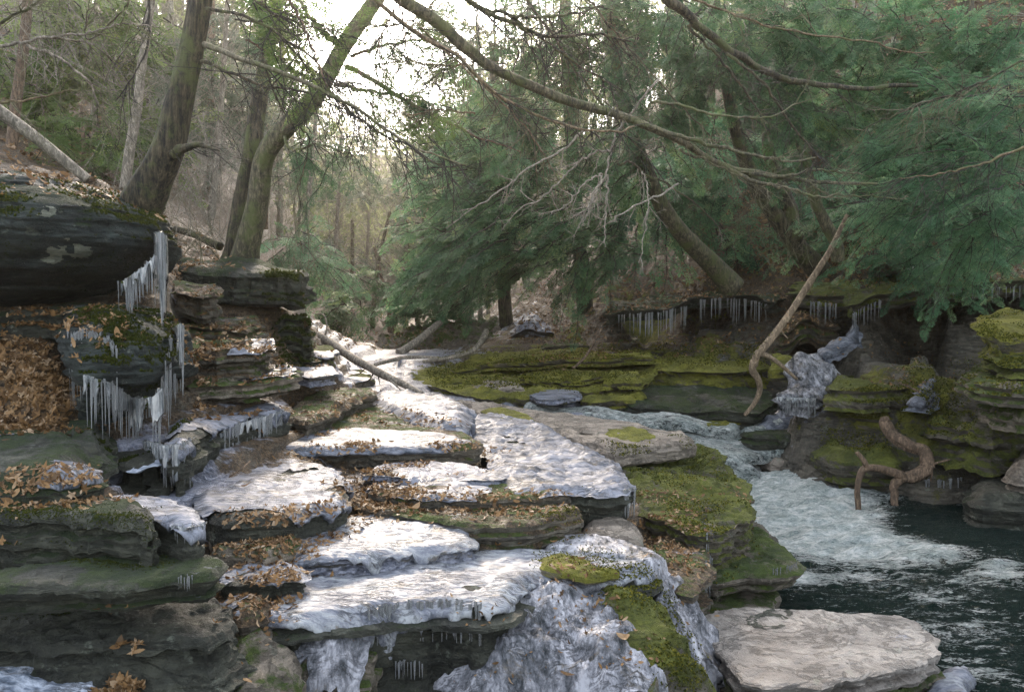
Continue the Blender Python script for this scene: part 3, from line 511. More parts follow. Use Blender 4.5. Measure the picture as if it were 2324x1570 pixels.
LEDGES = [
 # --- foreground left
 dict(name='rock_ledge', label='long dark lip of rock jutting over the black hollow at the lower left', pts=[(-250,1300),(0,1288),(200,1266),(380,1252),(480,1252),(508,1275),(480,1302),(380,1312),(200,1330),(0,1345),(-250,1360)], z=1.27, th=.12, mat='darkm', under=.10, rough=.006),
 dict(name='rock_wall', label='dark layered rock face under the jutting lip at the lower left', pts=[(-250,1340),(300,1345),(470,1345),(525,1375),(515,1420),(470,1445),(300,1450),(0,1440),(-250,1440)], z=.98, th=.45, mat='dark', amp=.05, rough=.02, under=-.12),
 dict(name='rock_block', label='deep green mossy block with leaves above the jutting lip on the left', pts=[(-250,1085),(0,1085),(200,1105),(330,1150),(375,1185),(340,1192),(250,1175),(0,1160),(-250,1160)], z=1.5, th=.3, mat='darkm', under=.06, rough=.015, bulge=.02),
 dict(name='rock_slab', label='ice-topped slab with a black dripping end beside the dark mossy block', pts=[(235,1132),(290,1118),(380,1128),(440,1155),(466,1180),(440,1192),(385,1182),(320,1165)], z=1.46, th=.24, mat='dark', ice=0.007, icov=.0, drape=.07),
 dict(name='boulder', label='ice-crusted boulder under the pile of brown leaves at the left edge', pts=[(-250,975),(0,968),(120,972),(185,990),(215,1025),(222,1058),(150,1072),(0,1080),(-250,1090)], z=1.66, th=.36, mat='darkm', rnd=.08, bulge=.02, ice=0.006, icov=.45, drape=.10, amp=.05),
 dict(name='rock_slab', label='frosted slab in the bottom left corner of the scene', pts=[(-250,1480,.80),(20,1475,.82),(110,1492,.8),(230,1535,.76),(300,1610,.7),(-250,1680,.7)], th=.2, mat='frost', ice=0.006, icov=.45, imat='icedark', bulge=.02, rnd=.06),
 dict(name='rock_slab', label='olive brown slab between the leafy gullies left of the white ledges', pts=[(468,1212),(560,1198),(650,1203),(690,1222),(672,1246),(600,1262),(500,1256)], z=1.07, th=.12, mat='tanm', flake=.018),
 dict(name='rock_slab', label='small half-iced rock with a dark rounded end touching the big white ledge', pts=[(468,1312),(560,1276),(640,1264),(688,1292),(690,1312),(620,1318),(540,1326)], z=1.0, th=.10, mat='dark', ice=0.006, icov=.5, drape=.03),
 dict(name='boulder', label='small ice-capped stone at the end of the dark layered face', pts=[(515,1360),(560,1345),(600,1358),(600,1385),(560,1405),(520,1395)], z=.92, th=.18, mat='leafy', rnd=.05, ice=.01, icov=.5, drape=.03),
 dict(name='boulder', label='tan cracked rock leaning at the bottom, left of the icy folds', pts=[(440,1600,.62),(490,1495,.76),(540,1425,.86),(600,1405,.88),(650,1450,.8),(690,1520,.68),(690,1600,.6)], th=.4, mat='tanm', rnd=.06, bulge=.04, flake=.03, rough=.02, amp=.05),
 dict(name='rock_slab', label='folded rock with strips of ice under the corner of the big white ledge', pts=[(600,1420,.82),(700,1400,.84),(800,1400,.82),(830,1440,.76),(820,1500,.66),(810,1600,.5),(690,1600,.5),(660,1500,.68)], th=.4, mat='tanm', rnd=.06, bulge=.05, flake=.035, ice=0.006, icov=.55, imat='icef', drape=.04, amp=.05),
 # --- foreground centre
 dict(name='rock_ledge', label='big smooth white ice ledge across the foreground with a black dripping front', pts=[(588,1396),(640,1340),(700,1290),(860,1258),(1100,1246),(1300,1240),(1425,1228),(1475,1258),(1470,1290),(1390,1300),(1290,1292),(1220,1310),(1170,1345),(1100,1372),(1000,1362),(900,1370),(790,1392),(690,1402)], z=.9, th=.5, mat='dark', rnd=.05, flake=.006, under=-.10, amp=.05, ice=0.009, icov=.2, imat='icew', drape=.26),
 dict(name='rock_slab', label='thick white iced slab lying on the big white ledge', pts=[(655,1262),(690,1208),(810,1168),(940,1168),(1060,1188),(1080,1215),(1060,1240),(900,1254),(780,1268)], z=1.02, th=.13, mat='frost', rnd=.05, flake=.006, ice=.02, icov=.22, imat='icew', drape=.12),
 dict(name='rock_slab', label='long leaf-strewn slab with a dark green mossy front in the centre', pts=[(790,1135),(900,1118),(1100,1108),(1270,1118),(1312,1145),(1310,1168),(1200,1184),(1060,1188),(930,1170),(840,1160)], z=1.09, th=.16, mat='leafy', flake=.02),
 dict(name='rock_slab', label='broad white iced slab in front of the icicle ledge, left of centre', pts=[(440,1140),(480,1098),(560,1056),(700,1044),(770,1066),(802,1108),(800,1128),(740,1150),(650,1172),(540,1180),(460,1168)], z=1.22, th=.17, mat='dark', rnd=.05, flake=.01, ice=0.008, icov=.42, drape=.07),
 dict(name='rock_ledge', label='long straight ledge with white top and black front, centre left', pts=[(632,1000),(660,960),(720,925),(830,905),(920,925),(1000,950),(1075,985),(1080,1005),(1000,1012),(900,1016),(760,1014),(650,1014)], z=1.3, th=.17, mat='leafy', flake=.012, under=.05),
 dict(name='ice_shelf', label='white strip of ice along the front rim of the long black-fronted ledge', pts=[(640,1004),(680,978),(800,968),(950,975),(1050,988),(1075,1000),(1000,1010),(900,1014),(760,1013),(660,1012)], z=1.315, th=.05, mat='ice', rnd=.03, flake=.004, amp=.02, under=0),
 dict(name='rock_plate', label='thin iced plate with a dark tip below the long black-fronted ledge', pts=[(800,1068),(900,1046),(1060,1054),(1150,1072),(1156,1084),(1050,1090),(930,1084)], z=1.19, th=.07, mat='frost', ice=.01, icov=.4, drape=.02),
 dict(name='rock_plate', label='thin leaf-covered plate with a long dark edge just above the mossy-fronted slab', pts=[(810,1108),(930,1078),(1100,1088),(1280,1104),(1310,1124),(1180,1126),(1000,1130),(880,1124)], z=1.15, th=.06, mat='leafy', ice=0.004, icov=.62, drape=.02),
 dict(name='frozen_sheet', label='wide lumpy lavender ice sheet right of the centre, above the drip column', pts=[(1060,945),(1120,935),(1240,968),(1340,1020),(1415,1066),(1434,1100),(1400,1116),(1280,1110),(1150,1112),(1120,1060),(1075,1000)], z=1.16, th=.30, mat='dark', rnd=.06, flake=.02, rough=.02, under=.08, ice=.02, icov=0., drape=.05),
 dict(name='frozen_sheet', label='white dome of ice where the creek bends, right of the fallen log tip', pts=[(838,905),(860,885),(960,888),(1040,905),(1066,930),(1060,966),(1000,962),(920,940)], z=1.36, th=.22, mat='frost', rnd=.12, flake=.01, rough=.02, ice=.02, icov=0., drape=.18, imat='ice'),
 dict(name='rock_slab', label='smooth tan rock sloping to the lumpy ice sheet, centre right', pts=[(1035,905),(1120,912),(1250,935),(1400,955),(1560,980),(1570,995),(1500,1005),(1400,1015),(1300,990),(1200,955),(1100,935)], z=1.12, th=.2, mat='tan', flake=.016, rough=.012),
 dict(name='rock_slab', label='mossy green layered slab right of the lumpy ice sheet', pts=[(1340,1040),(1400,1005),(1480,996),(1580,1000),(1625,1025),(1645,1060),(1690,1105),(1692,1128),(1620,1130),(1540,1105),(1440,1085)], z=.86, th=.5, mat='mossr', flake=.045, rough=.025, amp=.07, under=.10, layer=.06),
 dict(name='rock_slab', label='leaf-dotted shelf with dark hanging edge below the green layered slab', pts=[(1435,1105),(1550,1120),(1650,1135),(1712,1150),(1715,1175),(1650,1190),(1590,1205),(1520,1185),(1440,1165)], z=.8, th=.4, mat='mossr', flake=.03, amp=.07, under=.12, rough=.02),
 dict(name='boulder', label='mossy tan rock overhanging the black gap beside the pool', pts=[(1575,1240),(1640,1205),(1720,1195),(1768,1215),(1812,1265),(1800,1288),(1700,1285),(1610,1300)], z=.45, th=.16, mat='tanm', rnd=.05, flake=.025, amp=.06, under=.15),
 dict(name='rock_block', label='flat dark block at the waterline under the black gap', pts=[(1585,1342),(1650,1312),(1750,1310),(1757,1345),(1745,1378),(1600,1388)], z=.16, th=.4, mat='tanm', flake=.02, amp=.04),
 dict(name='rock_block', label='leafy brown block where the ice stream turns beside the mossy hump', pts=[(1480,1230),(1530,1200),(1580,1220),(1600,1270),(1560,1320),(1500,1290)], z=.7, th=.55, mat='leafy', flake=.03, amp=.07, under=.02),
 dict(name='boulder', label='olive tan boulder under the drip column right of the mossy-fronted slab', pts=[(1318,1180),(1350,1156),(1400,1160),(1430,1185),(1445,1205),(1390,1212),(1330,1206)], z=.93, th=.15, mat='tan', rnd=.05, bulge=.03),
 dict(name='rock_slab', label='big pale flat slab at the pool edge with dark rings on it', pts=[(1590,1402),(1620,1378),(1680,1368),(1780,1372),(1900,1386),(2030,1396),(2085,1408),(2115,1440),(2130,1478),(2080,1508),(1960,1528),(1850,1552),(1740,1560),(1680,1545),(1635,1505),(1600,1460)], z=.32, th=.13, mat='pale', flake=.008, rough=.006, rnd=.012, amp=.03, under=.05, dens=1.3, smooth_n=0),
 dict(name='rock_slab', label='rough lower layer under the front of the pale flat slab', pts=[(1635,1500),(1700,1500),(1900,1490),(2080,1470),(2128,1500),(2110,1540),(2030,1580),(1900,1640),(1700,1640),(1650,1560)], z=.17, th=.4, mat='tanm', flake=.03, rough=.02, amp=.06, under=.05),
 dict(name='ice_shelf', label='white tongue of ice at the right corner of the pale slab', pts=[(2080,1560),(2130,1510),(2190,1500),(2232,1530),(2200,1560),(2240,1600),(2200,1660),(2060,1660)], z=.09, th=.12, mat='icew', rnd=.04, flake=.02, amp=.03),
 dict(name='frozen_cascade', label='bulging frozen cascade with leaves in it at the bottom centre', pts=[(1060,1440,.60),(1130,1385,.70),(1190,1330,.80),(1260,1296,.86),(1360,1292,.88),(1400,1330,.83),(1430,1400,.76),(1490,1500,.58),(1560,1640,.25),(1250,1700,.2),(860,1640,.2),(960,1530,.42)], th=.5, mat='frost', rnd=.08, flake=.05, rough=.05, bulge=.05, ice=.02, icov=0., imat='icef', drape=.1, dens=1.1),
 dict(name='boulder', label='hump of yellow-green moss arching along the right of the frozen cascade', pts=[(1355,1292,.92),(1430,1288,.93),(1485,1325,.86),(1525,1400,.74),(1545,1480,.58),(1640,1560,.34),(1660,1660,.2),(1540,1640,.3),(1470,1500,.62),(1405,1400,.80),(1370,1330,.88)], th=.6, mat='mossr', rnd=.10, bulge=.05, flake=.02, rough=.02, amp=.04),
 dict(name='frozen_stream', label='narrow ribbon of ice pouring down between the mossy hump and pale slab', pts=[(1430,1238,.90),(1492,1250,.86),(1530,1290,.74),(1575,1340,.56),(1605,1400,.40),(1610,1480,.30),(1630,1520,.22),(1560,1500,.42),(1530,1410,.62),(1490,1325,.80)], th=.4, mat='icef', rnd=.06, bulge=.02, flake=.02, rough=.03, amp=.04),
 dict(name='ice_shelf', label='curved lip of ice behind the moss patch at the head of the ribbon', pts=[(1200,1238),(1330,1205),(1440,1218),(1495,1248),(1492,1272),(1420,1262),(1330,1250)], z=.93, th=.10, mat='icef', rnd=.05, flake=.01, bulge=.02),
 dict(name='moss_patch', label='small olive moss patch on the rim of the big white ledge', pts=[(1215,1262),(1270,1245),(1330,1258),(1340,1272),(1400,1290),(1330,1298),(1270,1288),(1230,1285)], z=.945, th=.05, mat='mossy', rnd=.03, flake=.01, bulge=.01, cat='moss'),
 # --- middle left
 dict(name='rock_ledge', label='iced ledge hung with icicles below the two mossy boulders', pts=[(372,1005),(385,962),(420,908),(500,890),(600,903),(640,918),(642,934),(580,938),(520,952),(470,975),(430,1000)], z=1.62, th=.42, mat='dark', rnd=.05, ice=0.008, icov=.42, drape=.16, under=.08, amp=.05),
 dict(name='rock_slab', label='leafy rock with an upright mossy end left of the ice dome', pts=[(640,942),(690,900),(770,875),(838,876),(845,892),(800,905),(760,930),(700,950)], z=1.5, th=.2, mat='leafy', flake=.02, amp=.05),
 dict(name='rock_slab', label='small flat plate with white frost beside the log, left bank', pts=[(640,828),(690,812),(760,835),(745,850),(690,856)], z=1.82, th=.1, mat='frost', ice=.01, icov=.4, drape=.02),
 dict(name='boulder', label='shaggy moss-covered stump of rock above the fallen log root', pts=[(625,730,0,11.4),(650,712,0,11.4),(690,712,0,11.5),(700,730,0,11.4),(690,722,0,12.0),(640,722,0,12.0)], th=.62, mat='darkm', rnd=.06, amp=.08, under=-.05, jag=.06),
 dict(name='boulder', label='low mossy stone left of the frozen creek bend', pts=[(745,845),(790,832),(835,838),(838,860),(790,866),(750,860)], z=1.5, th=.15, mat='mossr', rnd=.05, ice=.01, icov=.5),
 dict(name='rock_block', label='dark overhanging mossy rock at the foot of the twin-trunked tree', pts=[(385,600,0,12.2),(470,612,0,12.0),(560,618,0,12.0),(650,612,0,12.0),(690,628,0,12.2),(690,612,0,13.2),(560,575,0,13.4),(400,580,0,13.4)], th=.38, mat='darkm', rnd=.08, amp=.12, under=.10, layer=.09, jag=.14),
 dict(name='rock_slab', label='weathered slab with pale streaks below the twin-trunked tree', pts=[(470,672,0,11.3),(560,664,0,11.3),(640,672,0,11.5),(650,662,0,12.2),(500,655,0,12.2)], th=.12, mat='mossr', amp=.05, flake=.02),
 # --- dark stacked ledges of the left bank
 dict(name='rock_block', label='black icy rock in the hollow straight below the shaggy boulder', pts=[(215,1050,0,6.5),(290,1065,0,6.25),(365,1050,0,6.2),(380,1020,0,6.6),(360,1010,0,7.2),(230,1000,0,7.2)], th=.32, mat='dark', amp=.09, ice=.006, icov=.45, imat='icedark', layer=.08, jag=.06),
 dict(name='rock_block', label='dark rock stepping down left of the icicle skirt, dusted with leaves', pts=[(130,1010,0,6.0),(215,1040,0,5.9),(240,1015,0,6.2),(225,960,0,7),(140,960,0,7)], th=.4, mat='darkm', amp=.08, layer=.07, flake=.03),
 dict(name='rock_ledge', label='mossy leaf-strewn ledge running in behind the shaggy boulder, right side', pts=[(410,735,0,9.8),(480,742,0,9.7),(560,752,0,9.8),(600,742,0,10.2),(580,715,0,11),(430,705,0,11)], th=.25, mat='leafy', amp=.09, layer=.07, flake=.03, jag=.08),
 dict(name='rock_ledge', label='second ledge of the left slope, frosted along its broken edge', pts=[(405,800,0,9.2),(470,806,0,9.1),(560,800,0,9.3),(625,790,0,9.8),(610,765,0,10.4),(430,765,0,10.2)], th=.22, mat='leafy', amp=.09, layer=.06, flake=.03, jag=.08, ice=.006, icov=.6, drape=.03),
 dict(name='rock_ledge', label='third ledge of the left slope, green and brown, above the iced icicle ledge', pts=[(420,866,0,8.6),(500,862,0,8.8),(600,858,0,9.0),(660,846,0,9.4),(640,822,0,10),(440,826,0,9.6)], th=.2, mat='tanm', amp=.08, layer=.05, flake=.035, jag=.08, ice=.006, icov=.55, drape=.03),
 dict(name='rock_ledge', label='shadowy ledge wedged between the two big mossy boulders', pts=[(-150,720,0,7.6),(100,712,0,7.6),(230,722,0,7.4),(300,700,0,7.8),(200,680,0,8.8),(-150,680,0,8.8)], th=.28, mat='darkm', amp=.08, layer=.07, flake=.03, jag=.07),
 dict(name='rock_ledge', label='leafy rock bench under the bare twigs beside the twin-trunk foot', pts=[(385,660,0,11.2),(440,672,0,11.0),(500,668,0,11.1),(490,640,0,12),(400,632,0,12)], th=.3, mat='leafy', amp=.1, layer=.08, flake=.03, jag=.08),
 dict(name='rock_ledge', label='flat dark rocks at the head of the log, left of the frozen creek', pts=[(690,800,0,12.2),(735,812,0,12),(770,800,0,12.4),(740,780,0,13.4),(690,775,0,13.4)], th=.25, mat='mossr', amp=.08, layer=.06, ice=.006, icov=.5, drape=.04),
 # --- low stepped ledges up the far side of the creek
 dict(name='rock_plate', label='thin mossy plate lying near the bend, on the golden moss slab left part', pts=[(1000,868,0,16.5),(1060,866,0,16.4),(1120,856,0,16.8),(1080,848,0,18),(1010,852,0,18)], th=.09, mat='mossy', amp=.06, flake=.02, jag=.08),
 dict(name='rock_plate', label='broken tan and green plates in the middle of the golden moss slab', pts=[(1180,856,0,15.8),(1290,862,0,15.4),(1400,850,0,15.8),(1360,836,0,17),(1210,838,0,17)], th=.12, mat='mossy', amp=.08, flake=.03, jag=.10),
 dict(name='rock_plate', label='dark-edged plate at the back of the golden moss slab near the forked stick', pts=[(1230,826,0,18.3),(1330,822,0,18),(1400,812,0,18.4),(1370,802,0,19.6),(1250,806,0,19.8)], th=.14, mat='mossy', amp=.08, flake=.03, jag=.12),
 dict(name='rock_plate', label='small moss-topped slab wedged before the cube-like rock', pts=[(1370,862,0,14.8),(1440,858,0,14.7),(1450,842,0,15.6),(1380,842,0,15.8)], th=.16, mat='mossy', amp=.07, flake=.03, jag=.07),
 dict(name='moss_patch', label='olive moss growing in the middle of the smooth tan rock', pts=[(1090,928),(1140,918),(1195,935),(1215,958),(1170,965),(1120,950)], z=1.16, th=.06, mat='mossy', flake=.01, cat='moss'),
 dict(name='moss_patch', label='thin streak of moss at the right end of the smooth tan rock', pts=[(1370,975),(1440,968),(1490,985),(1440,996),(1380,990)], z=1.145, th=.05, mat='mossy', flake=.01, cat='moss'),
 dict(name='rock_plate', label='upper layer of the smooth tan rock, split off along a dark seam', pts=[(1200,930),(1300,938),(1420,955),(1480,970),(1400,985),(1300,970),(1220,950)], z=1.15, th=.05, mat='tan', flake=.01, jag=.06),
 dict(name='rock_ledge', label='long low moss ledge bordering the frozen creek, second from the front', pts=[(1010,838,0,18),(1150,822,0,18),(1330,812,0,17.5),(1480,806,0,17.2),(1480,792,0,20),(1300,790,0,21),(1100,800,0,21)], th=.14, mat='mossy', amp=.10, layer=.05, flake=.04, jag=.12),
 dict(name='rock_ledge', label='farthest low ledge beyond the moss slab, brown with leaves', pts=[(1170,796,0,20.5),(1300,782,0,20),(1440,776,0,19.5),(1440,762,0,22),(1250,768,0,23)], th=.18, mat='leafy', amp=.10, layer=.06, flake=.05, jag=.14),
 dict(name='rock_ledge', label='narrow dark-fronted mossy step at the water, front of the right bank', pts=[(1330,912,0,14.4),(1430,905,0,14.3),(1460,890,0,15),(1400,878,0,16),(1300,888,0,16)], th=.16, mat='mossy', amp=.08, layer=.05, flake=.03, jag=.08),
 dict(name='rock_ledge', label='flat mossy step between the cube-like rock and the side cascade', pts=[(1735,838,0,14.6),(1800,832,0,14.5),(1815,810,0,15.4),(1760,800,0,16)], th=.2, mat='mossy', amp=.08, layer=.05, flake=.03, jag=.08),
 # --- right bank
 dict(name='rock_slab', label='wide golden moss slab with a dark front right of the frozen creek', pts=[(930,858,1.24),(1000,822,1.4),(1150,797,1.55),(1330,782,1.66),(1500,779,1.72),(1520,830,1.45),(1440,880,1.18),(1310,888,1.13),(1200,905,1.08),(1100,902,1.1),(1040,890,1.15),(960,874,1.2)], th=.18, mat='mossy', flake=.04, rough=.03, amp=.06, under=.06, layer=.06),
 dict(name='rock_plate', label='thin tan plate tilted on the golden moss slab', pts=[(1062,877,1.2),(1100,862,1.26),(1165,864,1.28),(1185,878,1.22),(1130,888,1.18)], th=.06, mat='tan', rough=.01),
 dict(name='rock_plate', label='small white-iced stone at the front of the golden moss slab', pts=[(1200,900),(1240,882),(1310,884),(1322,896),(1250,908)], z=1.15, th=.07, mat='frost', ice=0.006, icov=.2, drape=.03),
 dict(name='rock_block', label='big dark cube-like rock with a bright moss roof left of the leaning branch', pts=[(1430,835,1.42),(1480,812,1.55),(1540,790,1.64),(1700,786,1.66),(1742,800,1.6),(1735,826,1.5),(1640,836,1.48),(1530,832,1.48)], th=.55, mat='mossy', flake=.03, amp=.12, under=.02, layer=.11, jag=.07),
 dict(name='rock_slab', label='dark mossy foot of the cube-like rock beside the stream', pts=[(1405,900,1.05),(1470,872,1.15),(1600,868,1.2),(1740,880,1.12),(1770,910,.98),(1720,935,.88),(1560,932,.88),(1450,925,.95)], th=.35, mat='darkm', flake=.03, amp=.09, layer=.08),
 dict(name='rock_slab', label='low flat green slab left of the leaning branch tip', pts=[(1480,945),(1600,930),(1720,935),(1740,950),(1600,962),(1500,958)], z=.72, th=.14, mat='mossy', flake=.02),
 dict(name='rock_slab', label='dark mossy island slab between the two threads of the stream', pts=[(1678,976),(1730,956),(1800,952),(1880,962),(1880,976),(1840,986),(1760,988),(1700,986)], z=.60, th=.18, mat='darkm', rnd=.06, amp=.05),
 dict(name='boulder', label='round-shouldered green mossy rock above the driftwood', pts=[(1855,1005),(1870,975),(1920,955),(2010,948),(2110,960),(2150,1000),(2110,1022),(1990,1028),(1900,1024)], z=.58, th=.5, mat='mossr', rnd=.08, flake=.06, amp=.09, layer=.08),
 dict(name='rock_slab', label='olive moss cushion slab midway up the right bank', pts=[(1925,902),(1990,872),(2070,880),(2085,905),(2020,934),(1935,930)], z=1.07, th=.32, mat='mossy', rnd=.05, flake=.03, amp=.06),
 dict(name='rock_slab', label='stepped mossy shelf right of the icy side cascade', pts=[(1870,880),(1920,850),(2020,845),(2080,860),(2060,878),(1960,885)], z=1.42, th=.3, mat='mossr', flake=.04, amp=.08),
 dict(name='rock_slab', label='broad mossy rock above the driftwood, reaching the right edge', pts=[(2050,925),(2120,890),(2250,880),(2480,880),(2480,970),(2250,985),(2120,965)], z=.98, th=.5, mat='mossr', flake=.08, amp=.12, rough=.04, layer=.09),
 dict(name='rock_slab', label='green shelf of the right bank below the stacked pale rocks', pts=[(2080,850),(2180,820),(2300,815),(2480,820),(2480,880),(2250,885),(2120,880)], z=1.35, th=.4, mat='mossr', flake=.07, amp=.10, rough=.03),
 dict(name='rock_block', label='topmost moss-capped rock of the stack at the right edge', pts=[(2212,728,0,11.2),(2260,765,0,10.4),(2480,770,0,10.2),(2480,700,0,12.6),(2280,704,0,12.6),(2232,712,0,12.2)], th=.24, mat='mossy', flake=.03, amp=.07, layer=.05),
 dict(name='rock_block', label='second rock of the stack at the right edge, jagged and yellow-green', pts=[(2235,800,0,10.8),(2300,822,0,10.1),(2480,822,0,10),(2480,775,0,11.8),(2250,780,0,11.8)], th=.25, mat='mossr', flake=.03, amp=.08, layer=.05),
 dict(name='rock_block', label='pale lichen-grey rock low in the stack at the right edge', pts=[(2180,850),(2235,818),(2480,815),(2480,872),(2320,880),(2230,872)], z=1.72, th=.2, mat='tanm', flake=.03, amp=.06, layer=.05),
 dict(name='rock_block', label='rounded tan stone at the foot of the stack on the right edge', pts=[(2225,892),(2280,872),(2480,872),(2480,920),(2330,930),(2250,918)], z=1.45, th=.22, mat='tanm', flake=.02, amp=.05, rnd=.06),
 dict(name='rock_ledge', label='long tan ramp of rock sloping to the pool right of the driftwood', pts=[(2112,1062,.22),(2190,1034,.42),(2300,1014,.6),(2480,1000,.66),(2480,1045,.5),(2300,1052,.36),(2180,1068,.24)], th=.4, mat='tanm', flake=.03, amp=.06, under=.06),
 dict(name='boulder', label='dark striped boulder in the pool at the right edge', pts=[(2205,1100),(2230,1072),(2300,1060),(2480,1055),(2480,1115),(2300,1122),(2215,1120)], z=.40, th=.6, mat='dark', rnd=.10, amp=.06, layer=.05),
 dict(name='boulder', label='small pale boulder on the tan ramp at the right edge', pts=[(2296,1040),(2310,1005),(2360,995),(2480,1000),(2480,1050),(2320,1052)], z=.75, th=.3, mat='tan', rnd=.10, amp=.05),
 dict(name='rock_slab', label='tan water-washed rock just above the white rapids', pts=[(1720,1025),(1780,1005),(1850,1012),(1862,1035),(1800,1045),(1740,1042)], z=.24, th=.3, mat='tan', rnd=.06, bulge=.01),
 dict(name='boulder', label='ice-coated boulder at the head of the rapids', pts=[(1845,1020,.3),(1862,978,.5),(1885,965,.52),(1900,985,.45),(1890,1020,.3)], th=.4, mat='frost', rnd=.08, ice=.02, icov=0., drape=.15),
 dict(name='boulder', label='frosted rock splashed white under the round-shouldered mossy rock', pts=[(1860,1060),(1900,1030),(2000,1030),(2060,1045),(2040,1070),(1950,1075)], z=.2, th=.4, mat='frost', rnd=.08, ice=0.007, icov=.3, imat='icef', drape=.12),
 # --- overhanging ledges behind
 dict(name='rock_ledge', label='shadowed overhang with hanging icicles at the foot of the leaning trunks', pts=[(1370,712,0,18.2),(1440,702,0,18),(1500,700,0,18),(1590,672,0,18.4),(1700,668,0,18.4),(1760,684,0,17.4),(1790,672,0,19.5),(1700,645,0,21),(1500,672,0,21),(1380,695,0,21)], th=.22, mat='darkm', amp=.10, jag=.10, flake=.04, layer=.08, under=.2),
 dict(name='rock_ledge', label='long mossy overhang above the black cave on the right bank', pts=[(1790,664,0,16.4),(1900,668,0,15.8),(1930,690,0,15.2),(2000,664,0,15.2),(2120,646,0,14.6),(2320,632,0,14.2),(2560,625,0,14),(2560,600,0,18),(2150,610,0,18.5),(1800,640,0,19.5)], th=.26, mat='mossr', amp=.10, jag=.12, flake=.05, layer=.09, under=.25),
 dict(name='rock_ledge', label='upper ledge with whitish ice under leaves, right bank', pts=[(1980,600,0,18),(2060,592,0,17.6),(2200,590,0,17.4),(2290,575,0,17.2),(2520,560,0,17),(2520,545,0,20),(2200,560,0,20),(1990,585,0,20.5)], th=.22, mat='leafy', amp=.08, jag=.10, flake=.05, under=.1),
 dict(name='boulder', label='leafy knob of rock left of the leaning branch, under the trees', pts=[(1770,735,0,16.2),(1830,700,0,16.2),(1890,715,0,16),(1900,735,0,15.9),(1880,710,0,17.5),(1790,708,0,17.5)], th=.5, mat='leafy', rnd=.15, amp=.12, jag=.1),
 dict(name='boulder', label='pale broken rocks piled beyond the curved grey log', pts=[(880,775,0,27),(960,765,0,26.5),(1080,768,0,26),(1150,760,0,26),(1150,738,0,31),(1000,735,0,31),(900,750,0,31)], th=.5, mat='tanm', rnd=.1, amp=.2, jag=.3, flake=.12, rough=.1, layer=.12),
 dict(name='boulder', label='frosty rock heap at the foot of the leafy slope beyond the moss', pts=[(1160,742,0,23.5),(1200,728,0,23.5),(1240,735,0,23.5),(1235,715,0,25.5),(1180,710,0,25.5)], th=.5, mat='frost', rnd=.15, amp=.12, jag=.10, flake=.05, rough=.03),
]
for L in LEDGES:
    L = dict(L); nm = L.pop('name'); lb = L.pop('label'); pts = L.pop('pts'); ct = L.pop('cat', {'frozen': 'ice', 'ice': 'ice'}.get(nm.split('_')[0], 'rock'))
    slab(nm, lb, ct, pts, **L)

# ------------------------------------------------------------------ the two mossy boulders on the left: rounded, overhanging bodies
def blob(name, label, sections, mat, seed, lump=.07, group=None, depth=.8, n=150, m=110):
    """sections: (py, px_left, px_right, distance of the front) from top to bottom"""
    S = []
    for py, a, b, dd in sections:
        A = at(a, py, dd + depth * .5); B = at(b, py, dd + depth * .5); f = at((a + b) / 2, py, dd)
        S.append(((A + B) / 2, abs(B[0] - A[0]) / 2, f[2], depth))
    zc = np.array([s[2] for s in S]); cx = np.array([s[0][0] for s in S]); cy = np.array([s[0][1] for s in S]); w = np.array([s[1] for s in S]); z = np.array([s[2] for s in S])
    u = np.linspace(0, 1, m); k = np.linspace(0, 1, len(S)); cx, cy, w, z = (np.interp(u, k, q) for q in (cx, cy, w, z))
    th = np.linspace(0, 2 * math.pi, n, endpoint=False)
    tp = np.sin(np.clip(u * 1.0, 0, 1) * math.pi) ** .22 + 0 * u; tp[0] = .02; tp[-1] = .02
    e = .62
    X = cx[:, None] + np.sign(np.cos(th)) * np.abs(np.cos(th)) ** e * w[:, None] * tp[:, None]
    Y = cy[:, None] + np.sign(np.sin(th)) * np.abs(np.sin(th)) ** e * depth * .62 * tp[:, None]
    Z = z[:, None] + 0 * X
    nx = np.cos(th)[None] + 0 * X; ny = np.sin(th)[None] + 0 * X
    zs = Z + .05 * fbm(X, Y, 0, 1.5, 2, seed)
    li = np.floor(zs / .11).astype(np.int64)
    o = lump * 1.7 * fbm(X, Y, Z * 1.5, 1.6, 5, seed) + lump * .8 * fbm(X, Y, Z * 1.6, 5, 4, seed + 1) + (_h(li, li * 0, li * 0, seed) - .5) * .09 + .015 * fbm(X, Y, Z, 22, 3, seed + 2)
    X = X + nx * o; Y = Y + ny * o
    V = np.stack([X, Y, Z + .02 * fbm(X, Y, Z, 5, 3, seed + 6)], -1).reshape(-1, 3)
    i = np.arange(m - 1)[:, None] * n; j = np.arange(n)[None]; k2 = (j + 1) % n
    Q = np.stack([i + j, i + n + j, i + n + k2, i + k2], -1).reshape(-1, 4)
    o_ = mesh(name, V, Q, M[mat], None, True, None, V.mean(0)); tag(o_, label, 'boulder', group); GROUNDED.append(o_); return o_
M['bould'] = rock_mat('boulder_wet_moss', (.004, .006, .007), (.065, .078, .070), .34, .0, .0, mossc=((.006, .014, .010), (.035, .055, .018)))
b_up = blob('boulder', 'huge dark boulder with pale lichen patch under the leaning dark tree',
     [(368,-300,240,7.6),(385,-500,300,7.3),(430,-620,345,7.0),(480,-640,378,6.9),(520,-640,385,6.9),(560,-640,372,7.0),(600,-640,350,7.1),(640,-600,310,7.3),(680,-560,280,7.6),(720,-520,270,8.0)], 'bould', 31, .09, depth=2.2)
